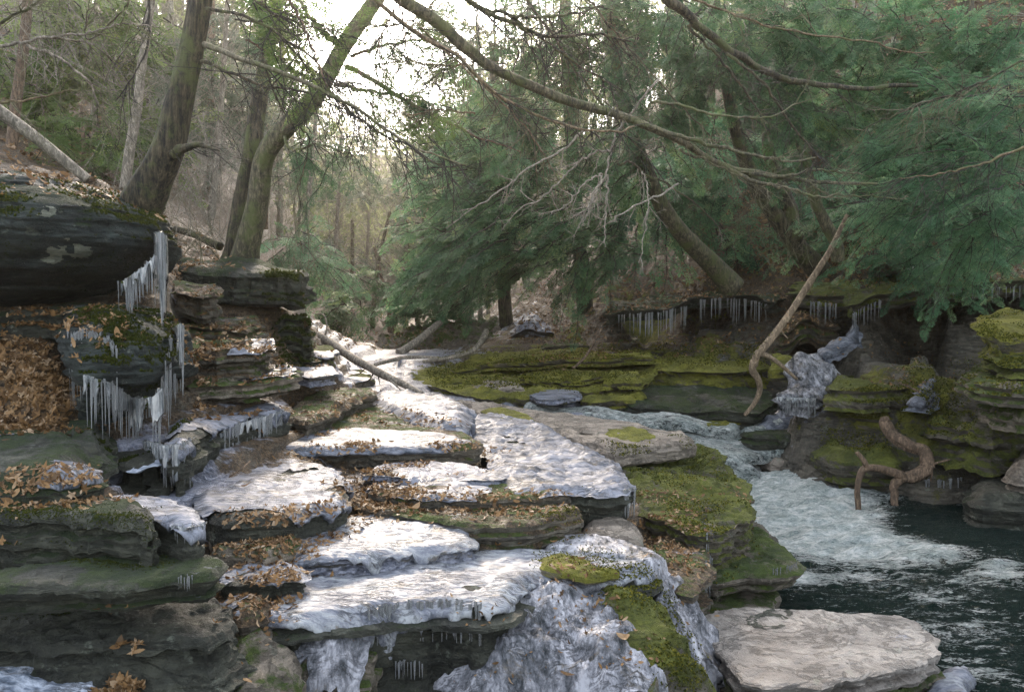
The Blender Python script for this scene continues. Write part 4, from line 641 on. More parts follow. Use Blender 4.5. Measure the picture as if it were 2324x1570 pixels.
b_lo = blob('boulder', 'shaggy black-green boulder below the huge one, fringed with icicles',
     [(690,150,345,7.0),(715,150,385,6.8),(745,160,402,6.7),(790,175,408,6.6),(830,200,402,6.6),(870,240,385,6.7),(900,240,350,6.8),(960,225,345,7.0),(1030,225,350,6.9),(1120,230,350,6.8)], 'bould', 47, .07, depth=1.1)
def patch(parent_obj, cx, cy, d, wpx, hpx, mat, name, seed, yoff):
    # a flat scab of pale lichen hugging the rock: rays onto the boulder
    from mathutils.bvhtree import BVHTree
    me = parent_obj.data; off = Vector(parent_obj.location)
    bv = BVHTree.FromPolygons([v.co + off for v in me.vertices], [tuple(p.vertices) for p in me.polygons])
    n = 46; V = []; ok = []
    for j in range(n):
        for i in range(n):
            u, v = i / (n - 1) * 2 - 1, j / (n - 1) * 2 - 1
            dr = Vector(ray(cx + u * wpx, cy + v * hpx)).normalized(); h = bv.ray_cast(Vector((0, 0, H)), dr)
            if h[0] is None: V.append((0, 0, 0)); ok.append(False); continue
            V.append(tuple(h[0] + h[1] * (.006 if h[1].dot(dr) < 0 else -.006)))
            ok.append(u * u + v * v < .62 + .8 * float(fbm(u, v, 0, 2.0, 4, seed)))
    ok = np.array(ok); V = np.array(V)
    ok &= np.array([float(fbm(*(v * 14), 1, 3, seed + 4)) > -.12 for v in V]); i = (np.arange(n - 1)[:, None] * n + np.arange(n - 1)[None]).ravel()
    Q = np.stack([i, i + n, i + n + 1, i + 1], -1); Q = Q[ok[Q].all(1)]
    used, inv = np.unique(Q, return_inverse=True)
    mesh(name, V[used], inv.reshape(-1, 4), M[mat], parent_obj, True)
M['lichen'] = rock_mat('lichen_pale', (.10, .12, .09), (.34, .34, .26), 0, 0, 0)
patch(b_up, 150, 572, 7, 78, 36, 'lichen', 'lichen_patch', 3, 0)
patch(b_up, 110, 480, 7, 34, 18, 'lichen', 'lichen_patch', 12, 0)

# ------------------------------------------------------------------ water
def project(P):
    v = P - np.array((0, 0, H)); f = v @ FW; u = v @ UP
    return CX + v[..., 0] / f * F_, CY - u / f * F_
def water_mat(name, deep, foam_attr=True, base=0.):
    g = G(name)
    s1 = g.noise(5.5, 9, .72, (.8, 1.9, 1), 1.2); s2 = g.noise(17, 8, .75, (.8, 2.0, 1), .8, 5); s3 = g.noise(46, 5, .8, (1, 1.6, 1), .3, 9)
    v = g.math('ADD', g.math('MULTIPLY', s1, .42), g.math('ADD', g.math('MULTIPLY', s2, .38), g.math('MULTIPLY', s3, .2)))
    k = g.math('ADD', g.math('ADD', g.math('MULTIPLY', v, .72), g.math('MULTIPLY', g.noise(1.3, 7, .7, (.8, 2.6, 1), 1.4, 41), .28)), g.math('SUBTRACT', g.math('MULTIPLY', g.attr('foam'), .21) if foam_attr else base, .60))
    f = g.ramp(k, [(.0, 0.), (.035, .7), (.09, 1.)])
    s4 = g.noise(1.9, 8, .7, (.9, 2.4, 1), 1.6, 31)
    fc = g.ramp(g.math('ADD', g.math('MULTIPLY', s2, .4), g.math('ADD', g.math('MULTIPLY', s3, .2), g.math('MULTIPLY', s4, .4))), [(.40, (.16, .22, .21)), (.48, (.48, .53, .51)), (.56, (.90, .90, .87))])
    c = g.mix(f, deep, fc)
    h = g.math('ADD', g.math('MULTIPLY', s1, 1.1), g.math('ADD', g.math('MULTIPLY', s2, .5), g.math('MULTIPLY', f, .25)))
    return g.out(c, g.mixf(f, .10, .6), g.bump(h, .11, 1.), IOR=1.33)
M['water'] = water_mat('pool_water', (.004, .018, .014))
M['rapid'] = water_mat('stream_water', (.05, .06, .06), False, .165)
def build_pool():
    xs = np.arange(.9, 9., .028); ys = np.geomspace(4.2, 13.6, 430)
    X, Y = np.meshgrid(xs, ys); P = np.stack([X, Y, 0 * X], -1); px, py = project(P)
    foam = .27 + 0 * px
    for (a, b, ra, rb, w) in [(1720,1105,110,50,1.4),(1840,1105,150,50,1.3),(1750,1170,110,40,1.2),(1880,1185,130,34,1.05),(1960,1228,140,26,.8),(1830,1245,130,26,.6),(2120,1250,130,24,.6),(2000,1280,160,26,.25),(2270,1298,70,26,.55),(1900,1310,140,20,.22),(2050,1350,200,30,.2),(2080,1430,200,30,.16),(2220,1145,50,10,.8),(1780,1310,50,16,.9),(2290,1150,60,10,.8),(2200,1440,150,60,.12),(2230,1530,80,25,.4),(2170,1060,80,20,.5),(1990,1062,90,15,1.1)]:
        foam += w * np.exp(-((px - a) / ra) ** 2 - ((py - b) / rb) ** 2)
    for (a, b, ra, rb, w) in [(2180,1190,160,38,.5),(2260,1230,120,25,.2),(1900,1370,80,10,.1)]:
        foam -= w * np.exp(-((px - a) / ra) ** 2 - ((py - b) / rb) ** 2)
    foam = np.clip(foam, 0, 1.25)
    z = (.022 + .055 * foam) * fbm(X, Y * 1.7, 0, 2.6, 4, 91) + (.013 + .022 * foam) * fbm(X, Y * 1.6, 0, 9, 4, 95)
    z += .10 * np.exp(-((px - 1850) / 200) ** 2 - ((py - 1095) / 40) ** 2)
    z += .05 * np.exp(-((px - 2240) / 70) ** 2 - ((py - 1285) / 14) ** 2) + .03 * np.exp(-((px - 2120) / 60) ** 2 - ((py - 1260) / 12) ** 2)
    n = len(xs); i = (np.arange(len(ys) - 1)[:, None] * n + np.arange(n - 1)[None]).ravel()
    o = mesh('pool_water', np.stack([X, Y, z], -1).reshape(-1, 3), np.stack([i, i + 1, i + n + 1, i + n], -1), M['water'], None, True, {'foam': foam.ravel()}, (3, 8, 0))
    tag(o, kind='structure')
build_pool()
for pts in ([(1420,960,.74),(1560,962,.66),(1690,980,.52),(1720,998,.40),(1860,1002,.36),(1850,1016,.34),(1730,1030,.33),(1650,1048,.30),(1600,1020,.46),(1500,985,.64)],
            [(1650,982,.56),(1662,955,.70),(1770,938,.80),(1800,944,.80),(1700,966,.68),(1680,990,.5)],
            [(1170,908,1.04),(1350,922,.96),(1500,936,.86),(1690,956,.72),(1660,976,.64),(1480,958,.78),(1300,938,.92)],
            [(1575,1000,.52),(1650,1018,.42),(1700,1045,.26),(1745,1090,.03),(1690,1098,.0),(1640,1060,.22)]):
    o = slab('stream_water', None, None, pts, th=.12, mat='rapid', rnd=.05, bulge=.02, flake=.0, rough=.02, amp=.03)
    for k in ('label', 'category'):
        if k in o: del o[k]
    tag(o, kind='structure')
ICE2 = [
 ('frozen_cascade', 'ice pillar and run of ice coming out of the cave on the right bank', [(1855,788,0,14.6),(1900,765,0,15),(1930,735,0,15.3),(1945,735,0,15.4),(1950,770,0,15),(1900,795,0,14.4),(1870,805,0,14.2)], .1),
 ('frozen_cascade', 'icy tumble of frozen water halfway down the right bank', [(1800,800,0,14.2),(1850,795,0,14.3),(1890,815,0,13.9),(1905,860,0,13.6),(1880,880,0,13.4),(1820,872,0,13.4)], .35),
 ('frozen_cascade', 'white iced block with icicles at the foot of the side cascade', [(1762,885,0,13.3),(1800,870,0,13.8),(1900,868,0,13.8),(1915,890,0,13.4),(1850,900,0,13.1),(1775,898,0,13.1)], .3),
 ('frozen_cascade', 'low fan of ice spreading into the stream below the side cascade', [(1700,965,.66),(1740,938,.8),(1800,925,.9),(1870,925,.9),(1860,948,.78),(1790,960,.7)], .12),
 ('frozen_cascade', 'narrow tongue of ice in the notch between the mossy rocks on the far right', [(2062,900,0,12.2),(2085,860,0,12.8),(2120,840,0,13.2),(2130,855,0,13),(2100,905,0,12.2)], .15),
]
for nm, lb, pts, th in ICE2:
    slab(nm, lb, 'ice', pts, th=th, mat='icef' if th > .2 else 'ice', rnd=.06, bulge=.03, flake=.02, rough=.03, amp=.08, layer=.06, jag=.06)

# ------------------------------------------------------------------ icicles
bpy.context.view_layer.update(); DG = bpy.context.evaluated_depsgraph_get()
def root_on(p):
    # the root of an icicle sits on the rock it hangs from
    o = Vector((0, 0, H)); v = Vector(p) - o; h = SC.ray_cast(DG, o, v.normalized())
    return np.array(h[1]) * .994 + np.array((0, 0, H)) * .006 if h[0] and abs(h[1].y - p[1]) < .9 else np.array(p)
ICM = []
for k in range(9):
    b = MB(); m = 12; t = np.linspace(0, 1, m); P = np.stack([.04 * fbm(t * 2 + k, 0 * t, 0, 1, 2, k) * t, .04 * fbm(t * 2, 0 * t + k, 0, 1, 2, k + 5) * t, -t], -1)
    r = (1 - t) ** .62 * (1 + .22 * fbm(t * 6, 0 * t + k * 3, 0, 1, 3, k + 9)) * (1 if k % 3 else .55 + .9 * np.exp(-t * 8)) + .04
    b.tube(P * np.array((1, 1, 1)), r, 7); V = np.vstack(b.V)
    ax = np.repeat(P, 7, 0); V[:len(ax)] = V[:len(ax)]
    me_o = b.build('icicle', M['icicle']); ICM.append(me_o.data); bpy.data.objects.remove(me_o)
# the unit icicle is one unit long and one unit in radius: scale x, y by the radius
def icicles(label, line, n, lo, hi, rad, group='clusters of icicles hanging from the rocks', sheet=0., flat=.0, mode=1.):
    L = np.array([root_on(at(*p)) for p in line]); s = np.r_[0, np.cumsum(np.linalg.norm(np.diff(L, axis=0), axis=1))]
    rt = root('icicle_cluster', tuple(L.mean(0))); tag(rt, label, 'icicles', group)
    n = int(n * 1.45); rad *= .75; hi *= 1.15; sheet *= .7
    org = L.mean(0); us = np.sort(RS.uniform(0, s[-1], n)); dd = org[1]; cl = fbm(us * 5, 0 * us, n, 1, 2, n) * .5 + .5
    for u, c in zip(us, cl):
        p = np.array([np.interp(u, s, L[:, k]) for k in range(3)]) + RS.normal(0, .012, 3) * (1, .5, .6); p = root_on(p)
        ln = (lo + (hi - lo) * (c * .6 + RS.rand() * .4)) * dd / F_ * (1 if RS.rand() > .25 else .5); r = rad * RS.uniform(.55, 1.3) * (.6 + .4 * ln / (hi * dd / F_))
        o = bpy.data.objects.new('icicle', ICM[RS.randint(9)]); o.location = p - org; o.scale = (r, r, ln); o.rotation_euler = (RS.normal(0, .01), RS.normal(0, .01), RS.uniform(0, 6.28)); link(o, rt)
    if sheet:
        nu, nv = max(20, int(s[-1] / .012)), 40; U = np.linspace(0, s[-1], nu); T = np.linspace(0, 1, nv)
        base = np.stack([np.interp(U, s, L[:, k]) for k in range(3)], -1)
        ln = sheet * dd / F_ * np.clip(.75 + 1.2 * fbm(U * 5, 0 * U, 3, 1, 3, 5) + 1.1 * fbm(U * 26, 0 * U, 3, 1, 2, 6), .05, 3)
        X = base[None] + 0 * T[:, None, None]; X = X.copy(); X[..., 2] -= T[:, None] * ln[None]
        rib = .018 * fbm(U[None] * 22 + 0 * T[:, None], 0 * X[..., 0], T[:, None] * 1.1 + 0 * U[None], 1, 4, 7) + .02 * fbm(U[None] * 5 + 0 * T[:, None], 0 * X[..., 0], T[:, None] * 1.5 + 0 * U[None], 1, 2, 8)
        F = X.copy(); F[..., 1] += -.02 - rib; B = X.copy(); B[..., 1] += .03
        V = np.vstack([F.reshape(-1, 3), B.reshape(-1, 3)]); i = (np.arange(nv - 1)[:, None] * nu + np.arange(nu - 1)[None]).ravel(); q = np.stack([i, i + nu, i + nu + 1, i + 1], -1); N = nu * nv
        e1 = np.arange(nv - 1) * nu; e2 = e1 + nu - 1; b1 = (nv - 1) * nu + np.arange(nu - 1)
        Q = np.vstack([q, q[:, ::-1] + N, np.stack([e1, e1 + N, e1 + nu + N, e1 + nu], -1), np.stack([e2, e2 + nu, e2 + nu + N, e2 + N], -1), np.stack([b1, b1 + N, b1 + 1 + N, b1 + 1], -1)])
        mesh('ice_curtain', V, Q, M['icicle'], rt)
    return rt
icicles('thick white ice column joining the huge boulder to the shaggy one', [(352,528,6.95),(366,530,6.9),(378,535,7.0)], 10, 110, 190, .020, sheet=150)
icicles('short fringe of icicles in the notch below the huge boulder', [(275,640,7.0),(300,625,6.9),(330,605,6.85),(352,580,6.85)], 22, 40, 85, .014, sheet=42)
icicles('tall white icicles hanging off the right shoulder of the shaggy boulder', [(366,860,6.45),(382,800,6.5),(398,740,6.6),(410,735,6.75)], 12, 110, 235, .017, sheet=90)
icicles('long row of thin icicles down the left side of the shaggy boulder', [(150,758,6.7),(190,750,6.6),(240,760,6.5),(262,790,6.45)], 40, 90, 230, .009)
icicles('icicle fringe under the belly of the shaggy boulder', [(190,850,6.55),(250,870,6.35),(300,905,6.3),(350,900,6.35),(370,880,6.4)], 56, 60, 150, .011, sheet=60)
icicles('icicles and ice skirt at the left end of the iced ledge', [(325,1000,6.35),(372,1010,6.25),(405,1008,6.28),(440,992,6.4)], 30, 50, 115, .014, sheet=62)
icicles('icicles under the dark middle and right end of the iced ledge', [(500,985,7.2),(545,960,7.6),(600,945,7.9),(640,932,8.05)], 34, 30, 100, .013, sheet=38)
icicles('few short icicles on the black end of the ice-topped slab', [(390,1190,4.55),(430,1195,4.52),(466,1185,4.6)], 12, 20, 62, .006, sheet=16)
icicles('streaks of dark ice dripping down the front of the big white ledge', [(830,1385,4.82),(900,1368,4.85),(1000,1362,4.9),(1090,1372,4.9)], 40, 50, 150, .011)
icicles('small bunch of icicles low in the black front of the big white ledge', [(900,1500,4.72),(930,1500,4.70),(960,1505,4.72)], 12, 25, 60, .008)
icicles('lone column of ice dripping from the corner of the lumpy sheet', [(1420,1112,6.62),(1434,1108,6.62)], 5, 50, 75, .016, sheet=60)
icicles('thin icicles falling over the overhanging rock right of the leafy shelf', [(1590,1180,7.55),(1605,1200,7.5),(1612,1260,7.3),(1600,1290,7.2)], 14, 35, 110, .008)
icicles('icicles under the left half of the far overhang', [(1400,715,17.8),(1500,708,17.7),(1560,694,17.9)], 26, 22, 60, .022)
icicles('icicles under the right half of the far overhang', [(1590,680,18.1),(1640,676,18.1),(1700,680,18),(1740,690,17.3)], 28, 25, 62, .022)
icicles('icicles hanging behind the middle of the leaning branch', [(1840,685,15.9),(1900,690,15.5)], 16, 18, 55, .016)
icicles('icicles to the right of the ice pillar of the right bank', [(1935,712,14.9),(1970,692,14.9),(2000,680,14.9)], 14, 22, 50, .014)
icicles('sparse icicles from the long mossy overhang near the right edge', [(2120,662,14.4),(2200,655,14.2),(2320,650,14)], 16, 15, 42, .013)
icicles('pale ice fringe on the upper ledge among leaves', [(2060,604,17.3),(2120,600,17.2),(2200,600,17.2)], 30, 15, 36, .02, sheet=18)
icicles('icicles on the white iced block of the side cascade', [(1762,900,13),(1800,902,12.95),(1850,904,12.95)], 20, 20, 46, .015, sheet=14)
icicles('row of tiny icicles on the rim of the rock overhanging the pool', [(1750,1290,6.95),(1790,1285,7.1),(1812,1275,7.3)], 14, 10, 26, .008)
icicles('short icicles under the corner of the jutting lip at the lower left', [(410,1310,4.5),(440,1306,4.5)], 8, 12, 30, .005)
icicles('two splashed cones of ice on the waterline right of the driftwood', [(2088,1085,11.1),(2110,1088,11.1),(2125,1090,11.1),(2185,1082,11)], 8, 25, 48, .022)

# ------------------------------------------------------------------ fallen wood
def sub(P, n): return spline(np.array(P, float), n)
def wood(name, label, cat, pts, w0, w1, mat, bark=.18, sides=14, n=60, kids=(), group=None, wob=.0, prof=None):
    """pts (px, py, distance); w in pixels of width at the two ends"""
    kk = snap(pts); pts = [(p[0], p[1], p[2] * kk) for p in pts]; kids = [([(p[0], p[1], p[2] * kk) for p in k_[0]],) + tuple(k_[1:]) for k_ in kids]
    W = np.array([at(*p) for p in pts]); P = sub(W, n); d = P[:, 1]; w = np.linspace(w0, w1, n) if prof is None else np.interp(np.linspace(0, 1, n), np.linspace(0, 1, len(prof)), prof)
    P = P + wob * np.stack([fbm(np.arange(n) * .12, 0 * d, 0, 1, 3, int(w0)), 0 * d, fbm(np.arange(n) * .12, 0 * d + 5, 0, 1, 3, int(w0))], -1)
    b = MB(); b.tube(P, w * .5 * d / F_, sides, bark, len(pts))
    o = b.build(name, M[mat], None, origin=W[0]); tag(o, label, cat, group)
    for kp, a, c, km, kn in kids:
        Q = np.array([at(*p) for p in kp]); Q = sub(Q, 24); bb = MB(); bb.tube(Q, np.linspace(a, c, 24) * .5 * Q[:, 1] / F_, 8, bark, 3); bb.build(kn, M[km], o)
    return o
wood('fallen_log', 'slender tan log fallen from the left bank onto the frozen creek', 'log', [(722,762,14.2),(760,785,13.9),(800,812,13.4),(870,850,12.8),(920,874,12.5),(958,896,12.2)], 22, 15, 'barkp', .12, kids=[
    ([(735,768,14.1),(742,745,14.1),(735,715,14.2),(712,712,14.3)], 5, 2, 'barkp', 'branch_stub'), ([(850,842,13),(838,862,12.9),(820,868,12.9)], 4, 1.5, 'twigd', 'branch_stub'), ([(858,846,12.9),(862,872,12.7)], 4, 1.5, 'twigd', 'branch_stub'), ([(880,858,12.7),(905,880,12.4),(915,893,12.3)], 6, 2, 'barkp', 'branch_stub'), ([(830,835,13.1),(812,850,13),(790,848,13)], 3, 1, 'twigd', 'branch_stub')])
wood('fallen_log', 'straight grey log propped up on the pale broken rocks', 'log', [(905,802,23),(950,772,23.6),(998,732,24.5)], 20, 15, 'barkp', .1)
wood('fallen_log', 'low mossy grey log lying flat across the far creek', 'log', [(850,828,20),(900,815,20.5),(950,812,20.8),(1010,818,20.6)], 8, 14, 'barkp', .15)
wood('curved_log', 'curved grey log bending up like a bow beyond the moss slab', 'log', [(960,820,20.3),(1020,812,20.5),(1070,797,20.8),(1092,775,21),(1104,750,21.3)], 8, 14, 'barkp', .1)
wood('fallen_branch', 'long bare branch leaning from the hillside to the stream, forked at its foot', 'branch', [(1922,488,13.2),(1900,535,13.1),(1880,575,13),(1835,645,12.9),(1790,715,12.8),(1745,775,12.75),(1718,805,12.7),(1712,828,12.8)], 18, 24, 'barkt', .10, prof=[8,11,13,15,16,17,17,16], kids=[
    ([(1712,818,12.75),(1708,840,12.8),(1720,860,12.9),(1724,885,13),(1712,915,13.05),(1690,942,13.1)], 19, 9, 'barkt', 'fork'), ([(1722,800,12.7),(1750,812,12.8),(1780,835,12.9),(1808,860,13)], 13, 7, 'barkt', 'fork'), ([(1765,745,12.8),(1780,760,12.75),(1788,768,12.7)], 5, 2, 'barkt', 'branch_stub'), ([(1778,728,12.8),(1790,732,12.7)], 5, 2, 'barkt', 'branch_stub')])
dw = wood('driftwood', 'thick brown driftwood limb standing crooked out of the pool', 'driftwood', [(2002,952,11.7),(2018,978,11.6),(2048,1005,11.4),(2085,1022,11.3),(2102,1050,11.2),(2080,1075,11.15),(2045,1086,11.15),(2030,1100,11.15),(2030,1130,11.1),(2034,1165,11.05)], 34, 20, 'barkb', .34, sides=26, n=120, wob=.05, prof=[20,30,32,27,33,34,30,24,18,17,13], kids=[
    ([(2050,1080,11.15),(2020,1070,11.1),(1990,1062,11),(1965,1062,10.95),(1952,1075,10.95),(1946,1110,10.9),(1948,1150,10.9),(1948,1178,10.85)], 22, 12, 'barkb', 'arm'), ([(1968,1064,10.95),(1960,1045,10.9),(1944,1026,10.9)], 15, 10, 'barkb', 'arm'), ([(2098,1062,11.2),(2125,1050,11.1),(2158,1042,11)], 7, 3, 'barkb', 'branch_stub'), ([(2112,1040,11.2),(2115,1070,11.1),(2112,1092,11.1)], 6, 3, 'barkb', 'branch_stub')])
wood('fallen_branch', 'small forked stick standing on the moss slab, left of the cube-like rock', 'branch', [(1365,745,16.5),(1350,770,16.4),(1335,800,16.2),(1318,820,16.1),(1300,835,16)], 4, 7, 'barkb', .1, kids=[([(1350,770,16.4),(1375,750,16.6)], 3, 1.5, 'barkb', 'fork')])
wood('fallen_branch', 'stick lying over the olive moss cushion slab', 'branch', [(2040,868,12.6),(2068,880,12.4),(2085,888,12.3)], 4, 5, 'barkb')
wood('fallen_branch', 'pale stick among the leaves high on the right hillside', 'branch', [(1965,300,20),(2010,265,20.3),(2045,230,20.5)], 5, 8, 'barkp')
wood('fallen_branch', 'short stick on the broad iced slab left of centre', 'branch', [(520,1082,6.9),(548,1064,6.9),(568,1046,7.0)], 3, 4, 'barkb')
wood('fallen_log', 'pale fallen trunk sloping down behind the huge boulder at the far left', 'log', [(-40,225,9.6),(20,268,9.7),(80,312,9.8),(140,360,9.9),(200,408,10)], 30, 22, 'barkp', .1)
wood('fallen_log', 'dark mossy log lying left of the twin-trunked tree', 'log', [(380,515,13.8),(440,532,13.4),(500,560,13)], 14, 20, 'bark', .2)
wood('exposed_root', 'root snaking below the twin-trunked tree over the dark rock', 'root', [(480,690,11.4),(520,665,11.5),(570,660,11.6),(620,650,11.7)], 6, 12, 'bark', .2)

# ------------------------------------------------------------------ fallen leaves and moss tufts
bpy.context.view_layer.update(); DG = bpy.context.evaluated_depsgraph_get()
def lobed(kind):
    if kind == 0:   # maple: five pointed lobes
        a = np.linspace(0, 2 * math.pi, 21)[:-1]; r = np.array([1, .55, .42, .62, .85, .5, .38, .5, .62, .4, .18, .4, .62, .5, .38, .5, .85, .62, .42, .55])
    elif kind == 1:  # oak: long with round lobes
        a = np.linspace(0, 2 * math.pi, 21)[:-1]; r = np.array([1, .75, .48, .5, .34, .42, .3, .42, .5, .7, .9, .7, .5, .42, .3, .42, .34, .5, .48, .75])
    else:           # beech: plain oval
        a = np.linspace(0, 2 * math.pi, 11)[:-1]; r = .48 / np.sqrt((.48 * np.cos(a)) ** 2 + np.sin(a) ** 2)
    P = np.stack([r * np.cos(a), r * np.sin(a) * (1 if kind == 0 else .85)], -1) * .5; return P
LOBES = [lobed(0), lobed(1), lobed(2)]
def leaf_geom(kind, size, curl, twist):
    P = LOBES[kind] * size; x, y = P[:, 0], P[:, 1]
    z = curl * (x ** 2 + 1.6 * y ** 2) / size + twist * x * y / size
    return np.vstack([np.column_stack([P, z]), (0, 0, -.0)]), np.stack([np.arange(len(P)), (np.arange(len(P)) + 1) % len(P), np.full(len(P), len(P))], -1)
def inpoly(px, py, poly):
    ins = False; n = len(poly)
    for k in range(n):
        x1, y1 = poly[k]; x2, y2 = poly[(k + 1) % n]
        if (y1 > py) != (y2 > py) and px < (x2 - x1) * (py - y1) / (y2 - y1) + x1: ins = not ins
    return ins
def drop(poly, n, jit=.12, maxd=40, nzmin=.12, clump=2.0, thr=.42):
    xs = [p[0] for p in poly]; ys = [p[1] for p in poly]; out = []; tries = 0
    while len(out) < n and tries < n * 12:
        tries += 1; px, py = random.uniform(min(xs), max(xs)), random.uniform(min(ys), max(ys))
        if not inpoly(px, py, poly): continue
        dr = Vector(ray(px, py)).normalized(); h = SC.ray_cast(DG, Vector((0, 0, H)), dr, distance=maxd * 1.5)
        if not h[0] or h[4].name.startswith(('icicle', 'ice_curtain', 'pool', 'fallen_', 'driftwood')): continue
        p = h[1]; p2 = p + Vector((random.gauss(0, jit), random.gauss(0, jit), .35)) ; h2 = SC.ray_cast(DG, p2, Vector((0, 0, -1)), distance=1.5)
        if not h2[0] or h2[2].z < nzmin or h2[4].name.startswith(('icicle', 'pool')): continue
        if clump and float(fbm(h2[1].x, h2[1].y, 0, clump, 3, 77)) * .5 + .5 < thr * random.uniform(.8, 1.2): continue
        out.append((h2[1].copy(), h2[2].copy()))
    return out
def place(b, p, nrm, size, a, tilt=.38):
    k = random.choice((0, 0, 1, 1, 2)); V, T = leaf_geom(k, size, random.uniform(-.5, 1.3), random.uniform(-.8, .8))
    n = (nrm + Vector((random.gauss(0, tilt), random.gauss(0, tilt), random.gauss(0, .2)))).normalized(); q = n.to_track_quat('Z', 'Y').to_matrix() @ Matrix.Rotation(random.uniform(0, 6.28), 3, 'Z')
    V = V @ np.array(q).T + np.array(p) + np.array(nrm) * (.004 + size * .05 * random.random()); b.add(V, None, T, a)
LIT = [
 ([(0,770),(110,780),(150,860),(130,965),(0,975)], 1700, .121), ([(0,690),(150,690),(330,700),(240,760),(120,770),(0,765)], 260, .11), ([(0,1080),(220,1090),(240,1125),(0,1140)], 300, .08),
 ([(90,385),(330,410),(330,450),(150,430),(0,400)], 260, .13), ([(410,700),(640,680),(640,760),(560,810),(420,800)], 520, .12), ([(385,560),(500,570),(480,640),(390,640)], 260, .12), ([(420,800),(640,810),(650,880),(430,900)], 420, .10),
 ([(690,930),(850,910),(1000,945),(1040,970),(800,965),(700,975)], 330, .085), ([(640,1040),(1000,1030),(1120,1050),(1100,1062),(780,1050)], 420, .075), ([(790,1060),(860,1060),(900,1110),(950,1160),(820,1160),(780,1120)], 620, .085),
 ([(850,1105),(1300,1120),(1300,1160),(1150,1180),(900,1160)], 520, .075), ([(650,1180),(800,1150),(820,1170),(700,1200),(560,1200)], 200, .075), ([(490,1180),(680,1180),(660,1200),(500,1205)], 180, .075), ([(490,1245),(600,1262),(680,1240),(690,1270),(600,1268),(500,1275)], 260, .07),
 ([(560,1330),(690,1320),(640,1370),(590,1400),(560,1380)], 300, .07), ([(230,1510),(400,1510),(430,1570),(250,1570)], 330, .08), ([(1260,1275),(1340,1280),(1350,1305),(1270,1300)], 60, .06), ([(1440,1180),(1520,1200),(1580,1240),(1560,1310),(1480,1250)], 420, .07),
 ([(1450,1110),(1600,1125),(1700,1110),(1690,1150),(1560,1170),(1450,1150)], 160, .07), ([(1100,1380),(1400,1360),(1500,1540),(1050,1560)], 80, .05), ([(1000,1070),(1120,1010),(1150,1040),(1100,1060)], 80, .07), ([(1200,800),(1450,790),(1450,840),(1220,840)], 330, .10), ([(1000,830),(1200,800),(1200,880),(1020,880)], 90, .09),
 ([(1150,740),(1400,720),(1400,770),(1180,785)], 500, .13), ([(1500,770),(1900,760),(1900,790),(1500,790)], 160, .11), ([(1560,690),(1800,690),(1800,640),(1560,640)], 300, .13), ([(1750,690),(1900,690),(1900,740),(1760,750)], 230, .12), ([(1950,860),(2080,830),(2200,860),(2060,900)], 120, .09),
 ([(1900,620),(2324,600),(2324,640),(1900,650)], 520, .14), ([(1960,790),(2120,800),(2100,830),(1960,830)], 60, .1), ([(750,760),(1000,745),(1000,775),(760,780)], 300, .16), ([(600,690),(700,700),(720,760),(640,700)], 80, .12), ([(1650,450),(1900,450),(1950,620),(1700,620)], 1500, .17), ([(1900,420),(2324,400),(2324,600),(1900,600)], 1300, .17), ([(1180,640),(1650,620),(1650,700),(1180,740)], 900, .17), ([(1900,0),(2324,0),(2324,300),(1950,300)], 1500, .26), ([(1500,250),(1900,200),(1900,450),(1500,500)], 900, .24), ([(0,60),(560,60),(560,380),(0,380)], 1600, .24),
]
lb = MB()
for poly, n, size in LIT:
    for p, nrm in drop(poly, int(n * (1.5 if size < .16 else 2.2)), .1 if size < .12 else .25, clump=0 if size > .12 else 2.): place(lb, p, nrm, size * random.choice((.35, .5, .6, .75, .95)) * random.uniform(.75, 1.1), random.random())
tag(lb.build('leaf_litter', M['leaf'], None, False, 'rnd', (0, 8, 1)), kind='stuff')
# (rings stained on the pale slab)
def stain(cx, cy, rx, ry, a0, a1, w, name='water_stain'):
    V = []; n = 40; host = None
    for k in range(n):
        a = a0 + (a1 - a0) * k / (n - 1)
        for s_ in (-1, 1):
            rr = 1 + s_ * w * (.55 + .45 * math.sin(math.pi * k / (n - 1))) * (1 + .25 * math.sin(k * 1.7)); dr = Vector(ray(cx + rx * rr * math.cos(a), cy + ry * rr * math.sin(a))).normalized()
            h = SC.ray_cast(DG, Vector((0, 0, H)), dr); V.append(tuple(h[1] + Vector((0, 0, .003)))); host = h[4]
    i = np.arange(n - 1) * 2; host = host if not host.parent else host.parent
    mesh(name, V, np.stack([i, i + 1, i + 3, i + 2], -1), M['dark'], host, True)
stain(1745, 1409, 40, 15, .6, 6.0, .28); stain(1765, 1392, 28, 9, 2.6, 6.9, .3)
# single leaves that can be told apart
LEAFM = []
for k in range(6):
    V, T = leaf_geom(k % 3, 1, .3 + .2 * k, .3 * k - .6); o = mesh('fallen_leaf', V, [T], M['leaf'], None, False, {'rnd': np.full(len(V), .25 + .12 * k)}); LEAFM.append(o.data); bpy.data.objects.remove(o)
SINGLE = [(752,1305,'lone red-brown leaf on the smooth top of the big white ledge',.07),(942,1158,'large tan leaf on the mossy-fronted slab, leftmost of the bigger ones',.13),(1096,1150,'upright orange leaf near the middle of the mossy-fronted slab',.11),(1205,1163,'orange leaf near the right end of the mossy-fronted slab',.09),
 (1180,1232,'yellow-brown leaf under the mossy front, right one of a row',.07),(1130,1235,'brown leaf under the mossy front, left one of a row',.08),(560,1105,'leaf beside the stick on the broad iced slab',.09),(1420,1450,'bronze leaf low on the mossy hump',.10),(672,1415,'orange leaf at the rim below the big white ledge',.06),(1290,1530,'tan leaf in the frozen cascade at the very bottom',.10)]
